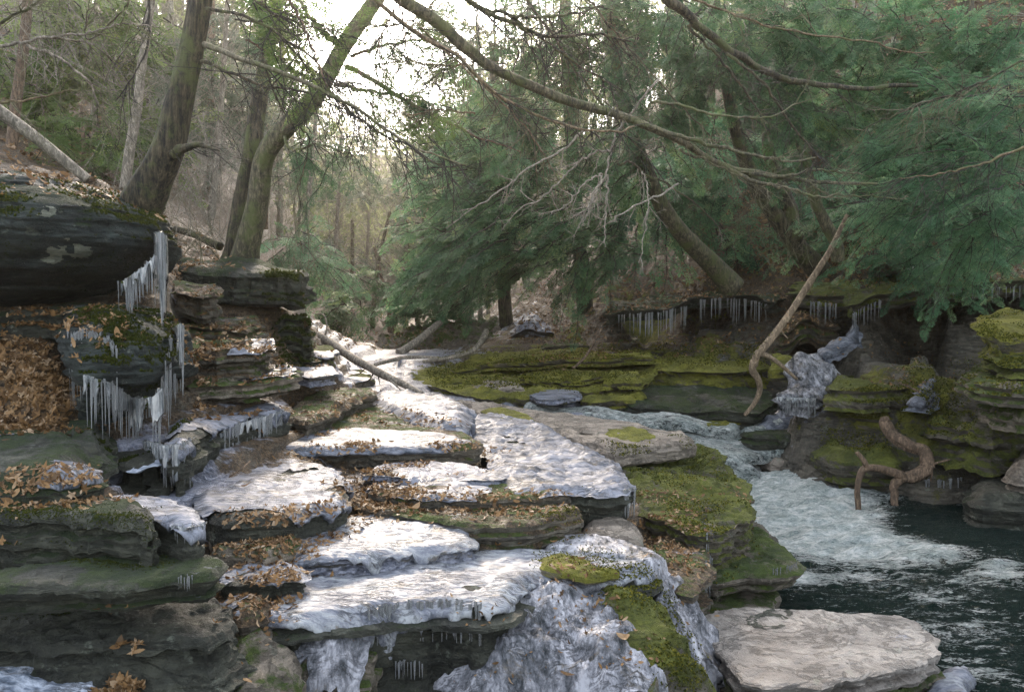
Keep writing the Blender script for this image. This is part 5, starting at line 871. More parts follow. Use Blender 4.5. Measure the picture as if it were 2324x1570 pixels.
for px, py, lbl, sz in SINGLE:
    dr = Vector(ray(px, py)).normalized(); h = SC.ray_cast(DG, Vector((0, 0, H)), dr)
    if not h[0]: continue
    o = bpy.data.objects.new('fallen_leaf', LEAFM[len(COL.objects) % 6]); o.location = h[1] + h[2] * .015; o.scale = (sz, sz, sz)
    o.rotation_euler = (random.uniform(-.6, .3), random.uniform(-.4, .4), random.uniform(0, 6)); link(o); tag(o, lbl, 'leaf', 'single fallen leaves')
MOS = [([(950,830),(1450,785),(1500,830),(1300,885),(1000,880)], 5200, .035), ([(1480,780),(1740,780),(1740,830),(1480,830)], 1800, .035), ([(1360,1005),(1600,1000),(1690,1120),(1500,1100)], 1900, .02), ([(1870,950),(2140,950),(2140,1020),(1870,1020)], 2200, .028), ([(1900,870),(2100,860),(2100,930),(1920,930)], 1600, .028),
 ([(1360,1285),(1500,1290),(1550,1400),(1620,1560),(1540,1560),(1420,1400)], 1900, .017), ([(2050,820),(2324,800),(2324,980),(2100,980)], 3000, .028), ([(2210,700),(2324,690),(2324,840),(2230,830)], 1500, .028), ([(1500,1130),(1700,1130),(1720,1220),(1560,1230)], 1600, .018), ([(1215,1250),(1400,1250),(1400,1290),(1230,1290)], 500, .014), ([(1230,1170),(1310,1140),(1315,1165),(1240,1180)], 400, .014), ([(300,440),(375,450),(385,540),(350,560)], 1800, .02)]
MOS += [([(0,400),(300,410),(380,470),(380,600),(300,690),(0,690)], 2600, .03), ([(150,700),(400,720),(410,860),(350,960),(230,960),(190,850)], 2600, .035), ([(620,710),(705,720),(700,830),(640,830)], 900, .05), ([(600,610),(690,625),(690,700),(600,690)], 600, .05), ([(0,1140),(360,1150),(350,1240),(0,1250)], 2200, .012), ([(1000,790),(1480,790),(1450,900),(1000,870)], 2400, .03)]
mb = MB()
for poly, n, size in MOS:
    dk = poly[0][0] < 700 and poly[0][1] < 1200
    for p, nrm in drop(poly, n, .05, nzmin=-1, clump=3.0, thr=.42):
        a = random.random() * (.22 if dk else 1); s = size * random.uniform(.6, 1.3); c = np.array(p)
        for _ in range(3):
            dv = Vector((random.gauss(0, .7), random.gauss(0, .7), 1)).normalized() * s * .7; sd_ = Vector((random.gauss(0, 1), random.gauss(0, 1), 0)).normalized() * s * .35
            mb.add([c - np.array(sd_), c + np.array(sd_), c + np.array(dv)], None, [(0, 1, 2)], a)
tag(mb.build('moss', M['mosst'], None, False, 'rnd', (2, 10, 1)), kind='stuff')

# ------------------------------------------------------------------ trees
def spray_geom(nt, ns, L=.24, nl=.020, nw=.0085, seed=0):
    """one flat hemlock spray: a stem, side twiglets, short flat needles; returns verts (x along the stem), quads, shade"""
    r = np.random.RandomState(seed); V = []; A = []
    for k in range(nt):
        t = (k + .5) / nt; side = 1 if k % 2 else -1; ang = R(r.uniform(38, 62)) * side; ln = L * .48 * (1 - t) ** .7 * r.uniform(.7, 1.1) + .02
        o = np.array((t * L, 0, -.10 * t * t * L)); dv = np.array((math.cos(ang), math.sin(ang), -.15 + r.uniform(-.1, .1)))
        for j in range(ns):
            s = (j + .6) / ns * ln; p = o + dv * s; p[2] -= .6 * s * s
            for sg in (1, -1):
                a2 = ang + sg * R(r.uniform(35, 70)); q = np.array((math.cos(a2), math.sin(a2), r.uniform(-.25, .25))); w = np.array((-q[1], q[0], r.uniform(-.4, .4))) * nw * .5
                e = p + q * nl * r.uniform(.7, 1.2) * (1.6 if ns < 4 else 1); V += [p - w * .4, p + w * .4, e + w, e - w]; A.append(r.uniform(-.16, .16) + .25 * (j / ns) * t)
    V = np.array(V); A = np.repeat(A, 4); return V, np.arange(len(V)).reshape(-1, 4), A
SP = {0: [spray_geom(11, 4, seed=s) for s in range(4)], 1: [spray_geom(8, 3, nl=.028, nw=.013, seed=s + 9) for s in range(4)], 2: [spray_geom(6, 2, nl=.045, nw=.024, seed=s + 20) for s in range(4)]}
def basis(d, roll):
    d = d / (np.linalg.norm(d) + 1e-9); s = np.cross(d, (0, 0, 1)); s /= np.linalg.norm(s) + 1e-9; n = np.cross(s, d)
    return np.stack([d, s * math.cos(roll) + n * math.sin(roll), n * math.cos(roll) - s * math.sin(roll)])
def bough(fo, tw, p0, d, L, lod, rs, size=1., shade=.5, gap=.075, droop=.5):
    n = 9; t = np.linspace(0, 1, n)[:, None]; d = d / np.linalg.norm(d); dr = np.array((0, 0, -1.))
    P = p0 + d * L * t + dr * (droop * L * t ** 2 * .5) + rs.normal(0, .015, (n, 3)) * L
    tw.tube(P, np.linspace(.005, .0015, n) * (1 + L) * size, 4, cap=False)
    T = np.gradient(P, axis=0); m = max(3, int(L / (gap * size)))
    for k in range(m):
        u = (k + rs.rand()) / m * .92 + .06; i = min(n - 2, int(u * (n - 1))); f = u * (n - 1) - i; p = P[i] * (1 - f) + P[i + 1] * f; tt = T[i] / np.linalg.norm(T[i])
        side = np.cross(tt, (0, 0, 1)); side /= np.linalg.norm(side) + 1e-9; sg = 1 if k % 2 else -1
        dv = tt * rs.uniform(.5, .9) + side * sg * rs.uniform(.5, 1.) + dr * rs.uniform(.05, .5); V, Q, A = SP[lod][rs.randint(4)]
        s = size * rs.uniform(.7, 1.35) * (1.15 - .45 * u); B = basis(dv, rs.normal(0, .35))
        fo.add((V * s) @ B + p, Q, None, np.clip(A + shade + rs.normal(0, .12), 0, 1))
def twigs(b, p, d, L, r, depth, rs, spread=.6, grav=-.05, sides=4, kids=3):
    n = max(4, int(4 + L * 2)); d = d / np.linalg.norm(d); P = [np.array(p)]; c = d.copy()
    for k in range(n): c = c + rs.normal(0, .10, 3) + np.array((0, 0, grav)); c /= np.linalg.norm(c); P.append(P[-1] + c * L / n)
    P = np.array(P); b.tube(P, np.linspace(r, r * .35, n + 1), sides if depth else 3, cap=False)
    if depth > 0:
        for k in range(kids + rs.randint(2)):
            u = rs.uniform(.2, .98); i = min(n - 1, int(u * n)); tt = P[i + 1] - P[i]; tt /= np.linalg.norm(tt)
            twigs(b, P[i] + (P[i + 1] - P[i]) * (u * n - i), tt + rs.normal(0, spread, 3), L * rs.uniform(.35, .65), r * .5, depth - 1, rs, spread, grav, sides, kids)
def limb(b, pts, w0, w1, sides=8, bark=.12, n=40, wob=.0, seed=1):
    W = np.array([at(*p) for p in pts]); P = spline(W, n); d = P[:, 1]
    P = P + .005 * d[:, None] * np.stack([fbm(np.arange(n) * .35, 0 * d + seed, 0, 1, 4, 3), 0 * d, fbm(np.arange(n) * .35, 0 * d + 9 + seed, 0, 1, 4, 4)], -1) * .6
    b.tube(P, np.linspace(w0, w1, n) * .5 * d / F_, sides, bark, seed); return P
def twigs_along(b, P, n, L, r, depth, rs, down=.3, lo=.15, hi=1., side=1., grav=-.05, spread=.55):
    m = len(P)
    for k in range(n):
        u = rs.uniform(lo, hi); i = min(m - 2, int(u * (m - 1))); tt = P[i + 1] - P[i]; tt /= np.linalg.norm(tt) + 1e-9
        dv = tt * .7 + rs.normal(0, .6, 3) * side + np.array((0, 0, -down)); twigs(b, P[i], dv, L * rs.uniform(.5, 1.3), r, depth, rs, spread, grav)
def tree(name, label, cat='tree', group=None, trunk=None, w=(60, 30), bmat='bark', tmat='twigd', fmat='needle', limbs=(), crown=(), lod=1, seed=0, twn=0, twL=.7, twr=.006, size=1., shade=.5, sides=16, prof=None, bark=.10, twdepth=2, down=.2, lo=.15):
    rs = np.random.RandomState(seed + 100); base = at(*trunk[0]); rt = root(name, tuple(base)); tag(rt, label, cat, group)
    W = np.array([at(*p) for p in trunk]); P = spline(W, 80); d = P[:, 1]; b = MB()
    ww = np.interp(np.linspace(0, 1, 80), np.linspace(0, 1, len(prof)), prof) if prof else np.linspace(w[0], w[1], 80)
    b.tube(P, ww * .5 * d / F_, sides, bark, seed); b.build('trunk', M[bmat], rt)
    tb = MB(); fo = MB()
    for l in limbs:
        lb_ = MB(); Q = limb(lb_, l['p'], l['w'][0], l['w'][1], 8, .12, 40, seed=seed + len(l['p']) + int(l['w'][0])); lb_.build('branch', M[l.get('m', bmat)], rt)
        if l.get('n'): twigs_along(tb, Q, l['n'], l.get('L', .6), l.get('r', twr), l.get('d', 2), rs, l.get('down', .3), l.get('lo', .1), 1., 1., l.get('grav', -.04), l.get('spread', .55))
        for k in range(l.get('f', 0)):
            i = rs.randint(int(len(Q) * .3), len(Q)); bough(fo, tb, Q[i], rs.normal(0, .6, 3) + np.array((0, 0, -.4)) + (Q[-1] - Q[0]) / np.linalg.norm(Q[-1] - Q[0]), rs.uniform(.3, .7), lod, rs, size, shade)
    if twn: twigs_along(tb, P, twn, twL, twr, twdepth, rs, down, lo)
    for (px, py, dd, rx, ry, rd, n, dx, dz) in crown:
        c = at(px, py, dd); sx, sz = rx * dd / F_, ry * dd / F_
        for k in range(int(n * (1.7 if rx > 75 else 1.3))):
            v = rs.normal(0, 1, 3); v /= np.linalg.norm(v); v *= rs.uniform(.25, 1) ** .5; p = c + v * (sx, rd, sz)
            dv = np.array((dx, -.35, dz)) + rs.normal(0, .38, 3); L = rs.uniform(.55, 1.25) * (1 if dd < 16 else 1.3)
            bough(fo, tb, p, dv, L, lod, rs, size * (1 if dd < 16 else 1.35), np.clip(shade + rs.normal(0, .16), .05, .95))
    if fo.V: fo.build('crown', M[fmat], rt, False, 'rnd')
    if tb.V: tb.build('twigs', M[tmat], rt)
    return rt
TG = 'hemlock trees over the right bank'
# left bank
tree('leaning_tree', 'dark rough-barked tree leaning right from behind the huge boulder', trunk=[(318,470,8.6),(340,425,8.5),(382,335,8.4),(400,260,8.4),(420,180,8.4),(440,90,8.4),(462,-30,8.4),(480,-160,8.4),(500,-400,8.4)], prof=[95,86,70,62,55,51,48,46,42], bmat='bark', seed=1, sides=40, bark=.10,
  limbs=[dict(p=[(395,352,8.3),(420,335,8.2),(455,332,8.1),(500,345,8)], w=(26,3), n=6, L=.35), dict(p=[(462,100,8.3),(540,130,8),(640,168,7.8),(720,200,7.6),(800,240,7.5),(900,310,7.4),(985,352,7.3),(1060,375,7.2)], w=(13,3), m='twigo', n=34, L=.5, down=.6),
         dict(p=[(460,140,8.3),(520,165,8.1),(600,195,8),(700,215,7.8),(800,260,7.7)], w=(9,3), n=16, L=.5, down=.5), dict(p=[(335,-30,7.6),(338,40,7.6),(335,110,7.6),(300,175,7.6),(262,230,7.6)], w=(6,2.5), m='twigd', n=9, L=.4, down=.7),
         dict(p=[(470,20,8.3),(560,40,8),(680,110,7.9),(760,180,7.9),(830,190,7.8)], w=(8,3), n=22, L=.55, down=.4)], crown=[(560,-20,8.6,120,60,.8,6,.6,-.2)], shade=.55, fmat='needley', lod=1)
tree('twin_tree', 'straight grey-green half of the twin-trunked tree on the left bank', group='twin-trunked tree', trunk=[(532,625,12.4),(540,570,12.3),(552,480,12.3),(572,360,12.3),(585,250,12.4),(603,140,12.5),(620,40,12.5),(640,-80,12.6),(660,-300,12.7)], prof=[90,62,50,42,38,34,30,28,24], bmat='bark', seed=2, sides=24, twn=16, twL=.9, lo=.35, bark=.14)
tree('twin_tree', 'curving half of the twin-trunked tree, bending right across the bright sky', group='twin-trunked tree', trunk=[(548,628,12.2),(562,560,12.1),(585,460,12.0),(600,360,11.9),(640,300,11.8),(705,235,11.7),(745,170,11.6),(790,90,11.5),(868,-20,11.4),(950,-140,11.3)], prof=[80,56,50,44,44,42,38,36,34,28], bmat='barkg', seed=3, sides=24, bark=.1,
  limbs=[dict(p=[(785,110,11.5),(740,80,11.3),(690,20,11.2),(650,-40,11.1)], w=(14,6), m='barkb', n=16, L=.6, f=10), dict(p=[(785,150,11.5),(850,185,11.2),(930,235,11),(1000,270,10.8),(1080,310,10.6),(1180,345,10.4)], w=(12,3), m='barkb', n=36, L=.55, down=.35, f=16), dict(p=[(760,190,11.5),(820,205,11.3),(900,215,11.1),(960,222,11)], w=(10,3), m='barkb', n=20, L=.5, f=12),
         dict(p=[(800,130,11.5),(860,105,11.2),(940,95,11),(1040,85,10.8)], w=(8,3), m='barkb', n=24, L=.5, f=18), dict(p=[(745,190,11.6),(700,180,11.4),(640,140,11.2),(600,60,11)], w=(10,3), n=20, L=.5, f=12), dict(p=[(640,300,11.8),(660,340,11.5),(720,330,11.3),(800,350,11.2)], w=(8,2), n=12, L=.4, f=14)],
  crown=[(770,350,11.8,60,35,.4,5,.4,-.2),(690,250,11.8,50,30,.3,3,.3,-.2)], shade=.45, fmat='needle', lod=0, size=.8)
tree('bare_tree', 'thin pale tree rising behind the leaning dark tree on the left', 'tree', 'thin bare trees of the left bank', trunk=[(284,430,14),(295,340,14),(312,240,14),(322,150,14),(336,60,14),(348,-60,14),(350,-300,14)], w=(24,15), bmat='barkp', tmat='twigp', seed=4, twn=34, twL=1.3, down=0)
for i, (pp, w_, bm, tm, lbl) in enumerate([
  ([(20,420,16),(35,250,16),(55,100,16),(70,-80,16)], (26,20), 'barkb', 'twigp', 'brownish trunk at the far left edge above the fallen pale trunk'),
  ([(95,380,20),(130,200,20),(150,60,20),(170,-80,20)], (20,15), 'barkb', 'twigp', 'brown straight tree right of the one at the far left edge'),
  ([(200,400,22),(215,250,22),(235,90,22),(260,-90,22)], (16,12), 'barkp', 'twigp', 'slim pale tree left of the pale tree behind the leaning one'),
  ([(395,430,18),(410,300,18),(420,180,18),(432,-60,18)], (14,10), 'barkb', 'twigp', 'slim tree seen right beside the leaning dark trunk'),
  ([(478,500,20),(490,380,20),(505,200,20),(520,-60,20)], (16,10), 'barkp', 'twigp', 'pale thin tree between the leaning tree and the twin trunks'),
  ([(690,600,26),(700,450,26),(712,330,26),(722,200,26)], (14,8), 'barkp', 'twigp', 'pale stem right of the twin trunks in the hazy light'),
  ([(755,690,32),(762,560,32),(770,420,32),(776,300,32)], (11,6), 'barkp', 'twigp', 'whitish stem in the middle of the bright valley'),
  ([(845,745,34),(850,680,34),(860,590,34),(885,480,34)], (12,7), 'bark', 'twigp', 'dark leaning stem, left one of the far group by the creek'),
  ([(885,755,34),(882,700,34),(868,640,34),(850,560,34)], (10,6), 'barkb', 'twigp', 'far stem leaning left out of the forked clump'),
  ([(890,757,34),(900,700,34),(915,620,34),(925,500,34)], (13,7), 'bark', 'twigp', 'far stem leaning right out of the forked clump'),
  ([(950,750,32),(940,690,32),(930,620,32),(925,520,32)], (10,6), 'bark', 'twigp', 'far thin stem just left of the propped grey log'),
  ([(998,760,27),(990,710,27),(978,650,27),(965,540,27),(958,420,27)], (20,9), 'barkg', 'twigp', 'far tree growing at the top end of the propped grey log'),
  ([(640,560,38),(636,450,38),(640,330,38),(650,160,38)], (10,6), 'barkp', 'twigp', 'distant stem just right of the curving trunk bend'),
  ([(830,640,48),(836,520,48),(840,400,48),(846,300,48)], (8,4), 'twigp', 'twigp', 'faint upright stem under the bright sky gap'),
  ([(915,640,50),(920,520,50),(922,400,50),(925,310,50)], (7,4), 'twigp', 'twigp', 'faint stem at the right side of the sky gap')]):
    tree('bare_tree', lbl, 'tree', 'thin bare trees of the left bank' if i < 5 else 'far bare trees up the valley', trunk=pp, w=w_, bmat=bm, tmat=tm, seed=20 + i, sides=8, twn=26 if i < 5 else 20, twL=1.7 if i < 5 else 2.0, twr=.008 if i < 5 else .013, down=-.1, bark=.05)
# long limbs hanging in from the upper middle, over the creek
rs = np.random.RandomState(5)
def hanging(label, limbs, mat, tmat, seed, fmat=None, kind='overhanging_limb'):
    p0 = at(*limbs[0]['p'][0]); rt = root(kind, tuple(p0)); tag(rt, label, 'branch', 'long limbs reaching over the creek'); rs = np.random.RandomState(seed); tb = MB(); fo = MB()
    for l in limbs:
        b = MB(); Q = limb(b, l['p'], l['w'][0], l['w'][1], 10, .12, 60, seed=seed + int(l['p'][0][0]) % 13); b.build('branch', M[l.get('m', mat)], rt)
        if l.get('n'): twigs_along(tb, Q, l['n'], l.get('L', .5), l.get('r', .005), l.get('d', 2), rs, l.get('down', .4), l.get('lo', .1), l.get('hi', 1), 1., l.get('grav', -.03))
        for k in range(l.get('f', 0)):
            i = rs.randint(10, len(Q)); bough(fo, tb, Q[i], rs.normal(0, .6, 3) + np.array((.3, 0, -.4)), rs.uniform(.3, .7), 0, rs, .8, .5)
    tb.build('twigs', M[tmat], rt)
    if fo.V: fo.build('needles', M[fmat or 'needle'], rt, False, 'rnd')
hanging('long thick limb sweeping down from the top centre to the right bank', [
  dict(p=[(860,-60,7.2),(915,0,7.3),(985,45,7.5),(1060,110,7.7),(1130,160,7.9),(1250,215,8.1),(1370,252,8.4),(1500,300,8.7),(1590,350,8.9),(1650,380,9.1),(1720,395,9.3),(1850,412,9.6),(1990,418,9.8)], w=(32,6), n=34, L=.45, lo=.15),
  dict(p=[(1640,375,9),(1690,402,9),(1750,420,9),(1800,432,9),(1850,448,9),(1885,446,9)], w=(10,4), n=9, L=.35, down=.1), dict(p=[(1440,278,8.5),(1530,305,8.6),(1600,325,8.7),(1680,345,8.8),(1750,360,8.9),(1790,368,8.9),(1850,360,9)], w=(11,4), n=12, L=.4, down=0),
  dict(p=[(1480,232,8.5),(1540,238,8.5),(1620,262,8.6),(1700,268,8.7),(1755,262,8.7),(1810,235,8.8)], w=(7,3), n=7, L=.35, down=0), dict(p=[(1700,395,9.2),(1780,400,9.3),(1850,385,9.4),(1900,392,9.4),(1950,395,9.5)], w=(8,3), n=8, L=.3, down=0),
  dict(p=[(1830,412,9.5),(1880,440,9.5),(1960,445,9.6),(2060,455,9.7)], w=(6,2), n=7, L=.3, down=0), dict(p=[(1540,340,8.8),(1620,372,8.9),(1700,415,9),(1760,442,9)], w=(6,2), n=6, L=.3)], 'barkg', 'twigo', 61)
hanging('middle limb curving below the thick one and ending over the pale dead spray', [
  dict(p=[(840,-20,7),(880,25,7),(960,85,7.1),(1040,130,7.2),(1080,170,7.3),(1130,215,7.4),(1190,250,7.5),(1250,275,7.6),(1340,296,7.8),(1400,300,7.8),(1440,288,7.9)], w=(11,4), m='barko', n=40, L=.45, down=.5),
  dict(p=[(1040,130,7.2),(1000,165,7.1),(985,190,7),(970,215,7)], w=(4,2), n=6, L=.3)], 'barkg', 'twigd', 62)
hanging('dark limbs fanning right along the top, with short hanging twigs', [
  dict(p=[(1040,-20,7.4),(1090,20,7.5),(1170,55,7.7),(1240,85,7.9),(1350,80,8.2),(1430,95,8.4)], w=(14,4), n=30, L=.5, down=.9), dict(p=[(1090,20,7.5),(1180,38,7.7),(1260,38,7.9),(1370,15,8.2)], w=(9,4), n=12, L=.4, down=.6),
  dict(p=[(1160,40,7.7),(1230,90,7.8),(1300,140,7.9),(1400,200,8)], w=(6,2), n=16, L=.4, down=.7)], 'bark', 'twigd', 63)
hanging('dark bough in the upper right part sinking into the green foliage', [
  dict(p=[(1480,-30,9),(1540,20,9.1),(1600,70,9.3),(1680,130,9.6),(1760,170,9.9),(1850,190,10.2),(1960,200,10.5),(2080,195,10.8)], w=(24,8), n=22, L=.6, down=.3), dict(p=[(1560,60,9.2),(1620,120,9.3),(1680,190,9.4),(1720,250,9.5),(1740,270,9.5)], w=(7,3), n=10, L=.4, down=.3)], 'bark', 'twigd', 64)
for i_, (pp, lb_) in enumerate([([(1180,-20,9.5),(1260,90,9.6),(1330,190,9.7),(1420,300,9.8),(1480,380,9.9)], 'slender dark branch dropping steeply between the thick limb and the centre spray'), ([(1320,-20,10),(1400,80,10),(1500,190,10.2),(1600,300,10.4),(1680,420,10.6)], 'slender branch slanting down through the green foliage right of centre'), ([(1650,120,9),(1740,200,9),(1800,290,9.2),(1850,350,9.3),(1830,400,9.3)], 'thin dark branch dropping across the ends of the thick limb'), ([(2324,140,9),(2200,200,9),(2080,240,9.2),(1950,300,9.4)], 'thin bare branch slanting in from the right edge above the light boughs'), ([(2340,330,8.5),(2230,370,8.6),(2130,395,8.7),(2040,405,8.8)], 'pale bare branch crossing the light boughs at the right edge'), ([(950,60,8.5),(1080,180,8.6),(1200,300,8.7),(1280,430,8.8)], 'thin branch crossing from the sky gap down to the dark centre foliage')]):
    hanging(lb_, [dict(p=pp, w=(5 if i_ % 2 else 7, 2), m='barko' if i_ > 3 else 'bark', n=26, L=.5, down=.35)], 'bark', 'twigo' if i_ % 2 else 'twigd', 80 + i_)
hanging('long thin golden branch crossing the green near the top right', [
  dict(p=[(1540,-10,8.4),(1620,15,8.5),(1700,45,8.6),(1800,72,8.8),(1900,85,9),(1980,98,9.2),(2050,118,9.4),(2120,122,9.6)], w=(6,3), n=14, L=.35, down=.1)], 'barko', 'twigo', 65)
hanging('thin bare branches dangling in front of the bright sky gap', [
  dict(p=[(640,-20,7.6),(690,60,7.6),(720,140,7.6),(745,200,7.6)], w=(7,3), m='barkb', n=16, L=.4), dict(p=[(905,-10,7.2),(880,50,7.2),(862,90,7.2),(858,115,7.2)], w=(4,2), m='barkb', n=8, L=.25), dict(p=[(905,0,7.2),(915,60,7.2),(920,110,7.2),(928,150,7.2)], w=(4,2), m='barkb', n=8, L=.25),
  dict(p=[(600,150,7.9),(650,260,7.9),(700,310,7.9),(690,380,7.9),(672,430,7.9)], w=(4,2), n=8, L=.3), dict(p=[(740,200,7.6),(830,280,7.6),(920,330,7.6),(1000,375,7.6),(1055,378,7.6)], w=(6,2.5), n=14, L=.35, down=.7), dict(p=[(560,-20,7.9),(620,30,7.9),(700,60,7.9),(800,80,7.9)], w=(5,2), n=22, L=.4, down=.3)], 'bark', 'twigd', 66)
hanging('fine leafy spray of twigs veiling the sky left of the curving trunk', [
  dict(p=[(540,-30,9),(600,20,9.1),(680,50,9.2),(760,60,9.3)], w=(6,2), n=34, L=.45, down=.3, f=16), dict(p=[(560,90,9),(630,130,9.1),(700,150,9.2),(770,210,9.3)], w=(5,2), n=30, L=.45, down=.3, f=14)], 'barkb', 'twigo', 71, fmat='needley')
hanging('fine leafy spray of twigs veiling the sky right of the curving trunk', [
  dict(p=[(1010,-30,9.6),(960,30,9.6),(890,60,9.6),(820,50,9.6)], w=(6,2), m='barko', n=34, L=.45, down=.3, f=16), dict(p=[(1060,150,9.8),(990,150,9.8),(920,140,9.8),(850,150,9.8)], w=(5,2), m='barko', n=30, L=.4, down=.3, f=16), dict(p=[(1080,260,10),(1000,250,10),(920,260,10),(840,240,10)], w=(5,2), m='barko', n=30, L=.4, down=.3, f=14)], 'barko', 'twigo', 72, fmat='needley')
hanging('pale lichen-grey dead spray of twigs hanging in the centre', [
  dict(p=[(1496,178,8.6),(1450,235,8.7),(1425,270,8.8),(1400,300,8.8),(1385,345,8.8),(1372,400,8.8)], w=(5,4)), dict(p=[(1325,298,8.5),(1270,345,8.4),(1190,390,8.3),(1140,430,8.2),(1080,470,8.1),(1010,520,8)], w=(5,2), n=6, L=.2),
  dict(p=[(1385,340,8.8),(1340,350,8.7),(1290,390,8.6),(1240,440,8.5),(1180,475,8.4)], w=(5,2), n=8, L=.25), dict(p=[(1375,400,8.8),(1350,430,8.7),(1330,480,8.6),(1310,520,8.6)], w=(4,2), n=7, L=.2), dict(p=[(1378,398,8.8),(1378,450,8.8),(1372,510,8.8),(1372,560,8.8)], w=(5,2), n=6, L=.2),
  dict(p=[(1370,395,8.8),(1335,410,8.7),(1290,460,8.6),(1250,485,8.5)], w=(4,2), n=8, L=.2), dict(p=[(1365,400,8.8),(1340,470,8.7),(1320,510,8.6)], w=(4,2), n=5, L=.2), dict(p=[(1400,375,8.8),(1430,368,8.9),(1460,395,9),(1500,410,9.2),(1570,460,9.5),(1640,520,10)], w=(6,3), m='bark', n=6, L=.25),
  dict(p=[(1455,390,8.9),(1470,430,8.9),(1468,500,8.9),(1450,600,8.9)], w=(3.5,2), n=6, L=.2), dict(p=[(1540,420,9.2),(1460,460,9),(1400,490,8.8),(1385,505,8.8)], w=(5,2), n=3, L=.2), dict(p=[(1380,400,8.8),(1350,440,8.8),(1330,500,8.8)], w=(3,2), n=4, L=.2)], 'twigp', 'twigp', 67, kind='dead_spray')
# left bank: bare limbs crossing in from the left edge
hanging('bare tan limbs crossing in from the left edge above the huge boulder', [
  dict(p=[(-40,105,7),(40,100,7),(110,85,7),(180,95,7.1),(215,102,7.1)], w=(8,4), n=12, L=.4), dict(p=[(60,105,7),(120,125,7),(170,160,7.1),(205,190,7.2),(225,250,7.3),(262,312,7.4)], w=(7,4), n=12, L=.4),
  dict(p=[(110,85,7),(200,75,7),(280,55,7),(340,60,7)], w=(5,2), n=14, L=.4), dict(p=[(-40,232,7.2),(50,230,7.2),(130,212,7.3),(180,205,7.3)], w=(6,3), m='barko', n=8, L=.4), dict(p=[(-30,75,7),(20,40,7),(75,15,7),(100,-10,7)], w=(8,4), m='bark', n=12, L=.4),
  dict(p=[(285,-20,7),(282,20,7),(200,90,7.2),(205,-10,7.2)], w=(4,2), m='bark', n=8, L=.3)], 'barkp', 'twigo', 68)
# right bank hemlocks
tree('hemlock_tree', 'big leaning hemlock whose trunk crosses the middle right behind the limbs', 'tree', TG, trunk=[(1665,655,18.2),(1620,605,18),(1560,545,17.6),(1510,480,17.2),(1470,400,17),(1440,320,16.8),(1415,230,16.6),(1395,100,16.6),(1380,-80,16.6)], prof=[56,46,40,37,34,32,30,28,26], bmat='barkg', seed=40, sides=20,
  crown=[(1240,520,17.5,180,90,1.6,40,-.8,-.35),(1110,570,18.5,130,60,1.4,18,-.8,-.25),(1340,560,17.5,110,50,1.3,16,-.6,-.3),(1200,400,18.5,160,90,1.5,28,-.8,-.35)], lod=1, shade=.5)
tree('hemlock_tree', 'second leaning hemlock, dark trunk right of the crossing one', 'tree', TG, trunk=[(1860,615,17),(1810,560,16.9),(1760,490,16.8),(1715,420,16.7),(1680,330,16.6),(1650,200,16.5),(1620,0,16.5)], prof=[52,42,38,36,32,28,26], bmat='bark', seed=41, sides=20,
  limbs=[dict(p=[(1805,545,16.8),(1790,470,16.8),(1755,380,16.7),(1735,250,16.7)], w=(38,24))], crown=[(1500,200,15.5,160,110,1.4,34,-.2,-.3),(1650,100,15.5,180,90,1.4,34,.1,-.3),(1420,330,16.5,130,70,1.2,16,-.4,-.4)], lod=1, shade=.42)
tree('hemlock_tree', 'slim grey leaning stem whose foot touches the forked bare branch', 'tree', TG, trunk=[(1902,590,15),(1898,555,14.9),(1870,500,14.8),(1848,450,14.7),(1830,380,14.6),(1800,250,14.6),(1780,60,14.6)], w=(30,18), bmat='barkg', seed=42, sides=14,
  crown=[(1780,230,13.5,150,90,1.1,22,.4,-.3),(1700,20,12.5,200,60,1.,22,.3,-.25)], lod=1, shade=.45)
tree('hemlock_tree', 'near hemlock with light blue-green boughs filling the right edge', 'tree', TG, trunk=[(2420,700,12),(2430,400,12),(2440,0,12),(2440,-300,12)], w=(70,50), bmat='bark', seed=43, sides=20,
  crown=[(2180,420,11,150,80,1.,42,-.7,-.2),(2250,250,11,120,80,1.,34,-.7,-.15),(2080,330,12,120,60,1.,22,-.7,-.1),(2280,520,11.5,90,60,.8,16,-.6,-.2)], lod=0, fmat='needlel', shade=.5)
tree('hemlock_tree', 'hemlock with bright green boughs in the top right', 'tree', TG, trunk=[(2220,640,20),(2200,300,20),(2190,0,20),(2180,-200,20)], w=(40,30), bmat='bark', seed=44, sides=14,
  crown=[(2050,130,14,150,70,1.3,34,-.5,-.15),(1900,60,13.5,150,60,1.1,30,-.4,-.2),(2200,150,14,120,60,1.2,20,-.5,-.1),(1960,240,15,110,50,1.1,12,-.3,-.2)], lod=1, fmat='needlel', shade=.55)
tree('hemlock_tree', 'hemlock back in the centre, soft grey-green against the light', 'tree', TG, trunk=[(1150,760,24),(1140,600,24),(1130,400,24),(1120,100,24)], w=(34,20), bmat='bark', seed=45, sides=12,
  crown=[(1060,560,23,110,90,1.8,30,-.8,-.3),(1080,420,23,110,80,1.8,26,-.7,-.3),(1140,280,22,130,80,1.8,26,-.5,-.3),(1030,660,25,90,50,1.5,22,-.7,-.2)], lod=2, fmat='needlel', shade=.55, size=1.2)
tree('hemlock_tree', 'dark hemlock standing behind the middle limb, top centre', 'tree', TG, trunk=[(1330,720,22),(1310,500,22),(1290,200,22),(1280,-100,22)], w=(36,24), bmat='bark', seed=46, sides=12,
  crown=[(1260,180,18,140,90,1.6,34,-.3,-.3),(1340,60,17,160,70,1.5,36,-.1,-.25),(1180,320,19,110,60,1.4,18,-.5,-.3),(1500,60,17,130,80,1.4,22,.1,-.3)], lod=1, fmat='needle', shade=.5)
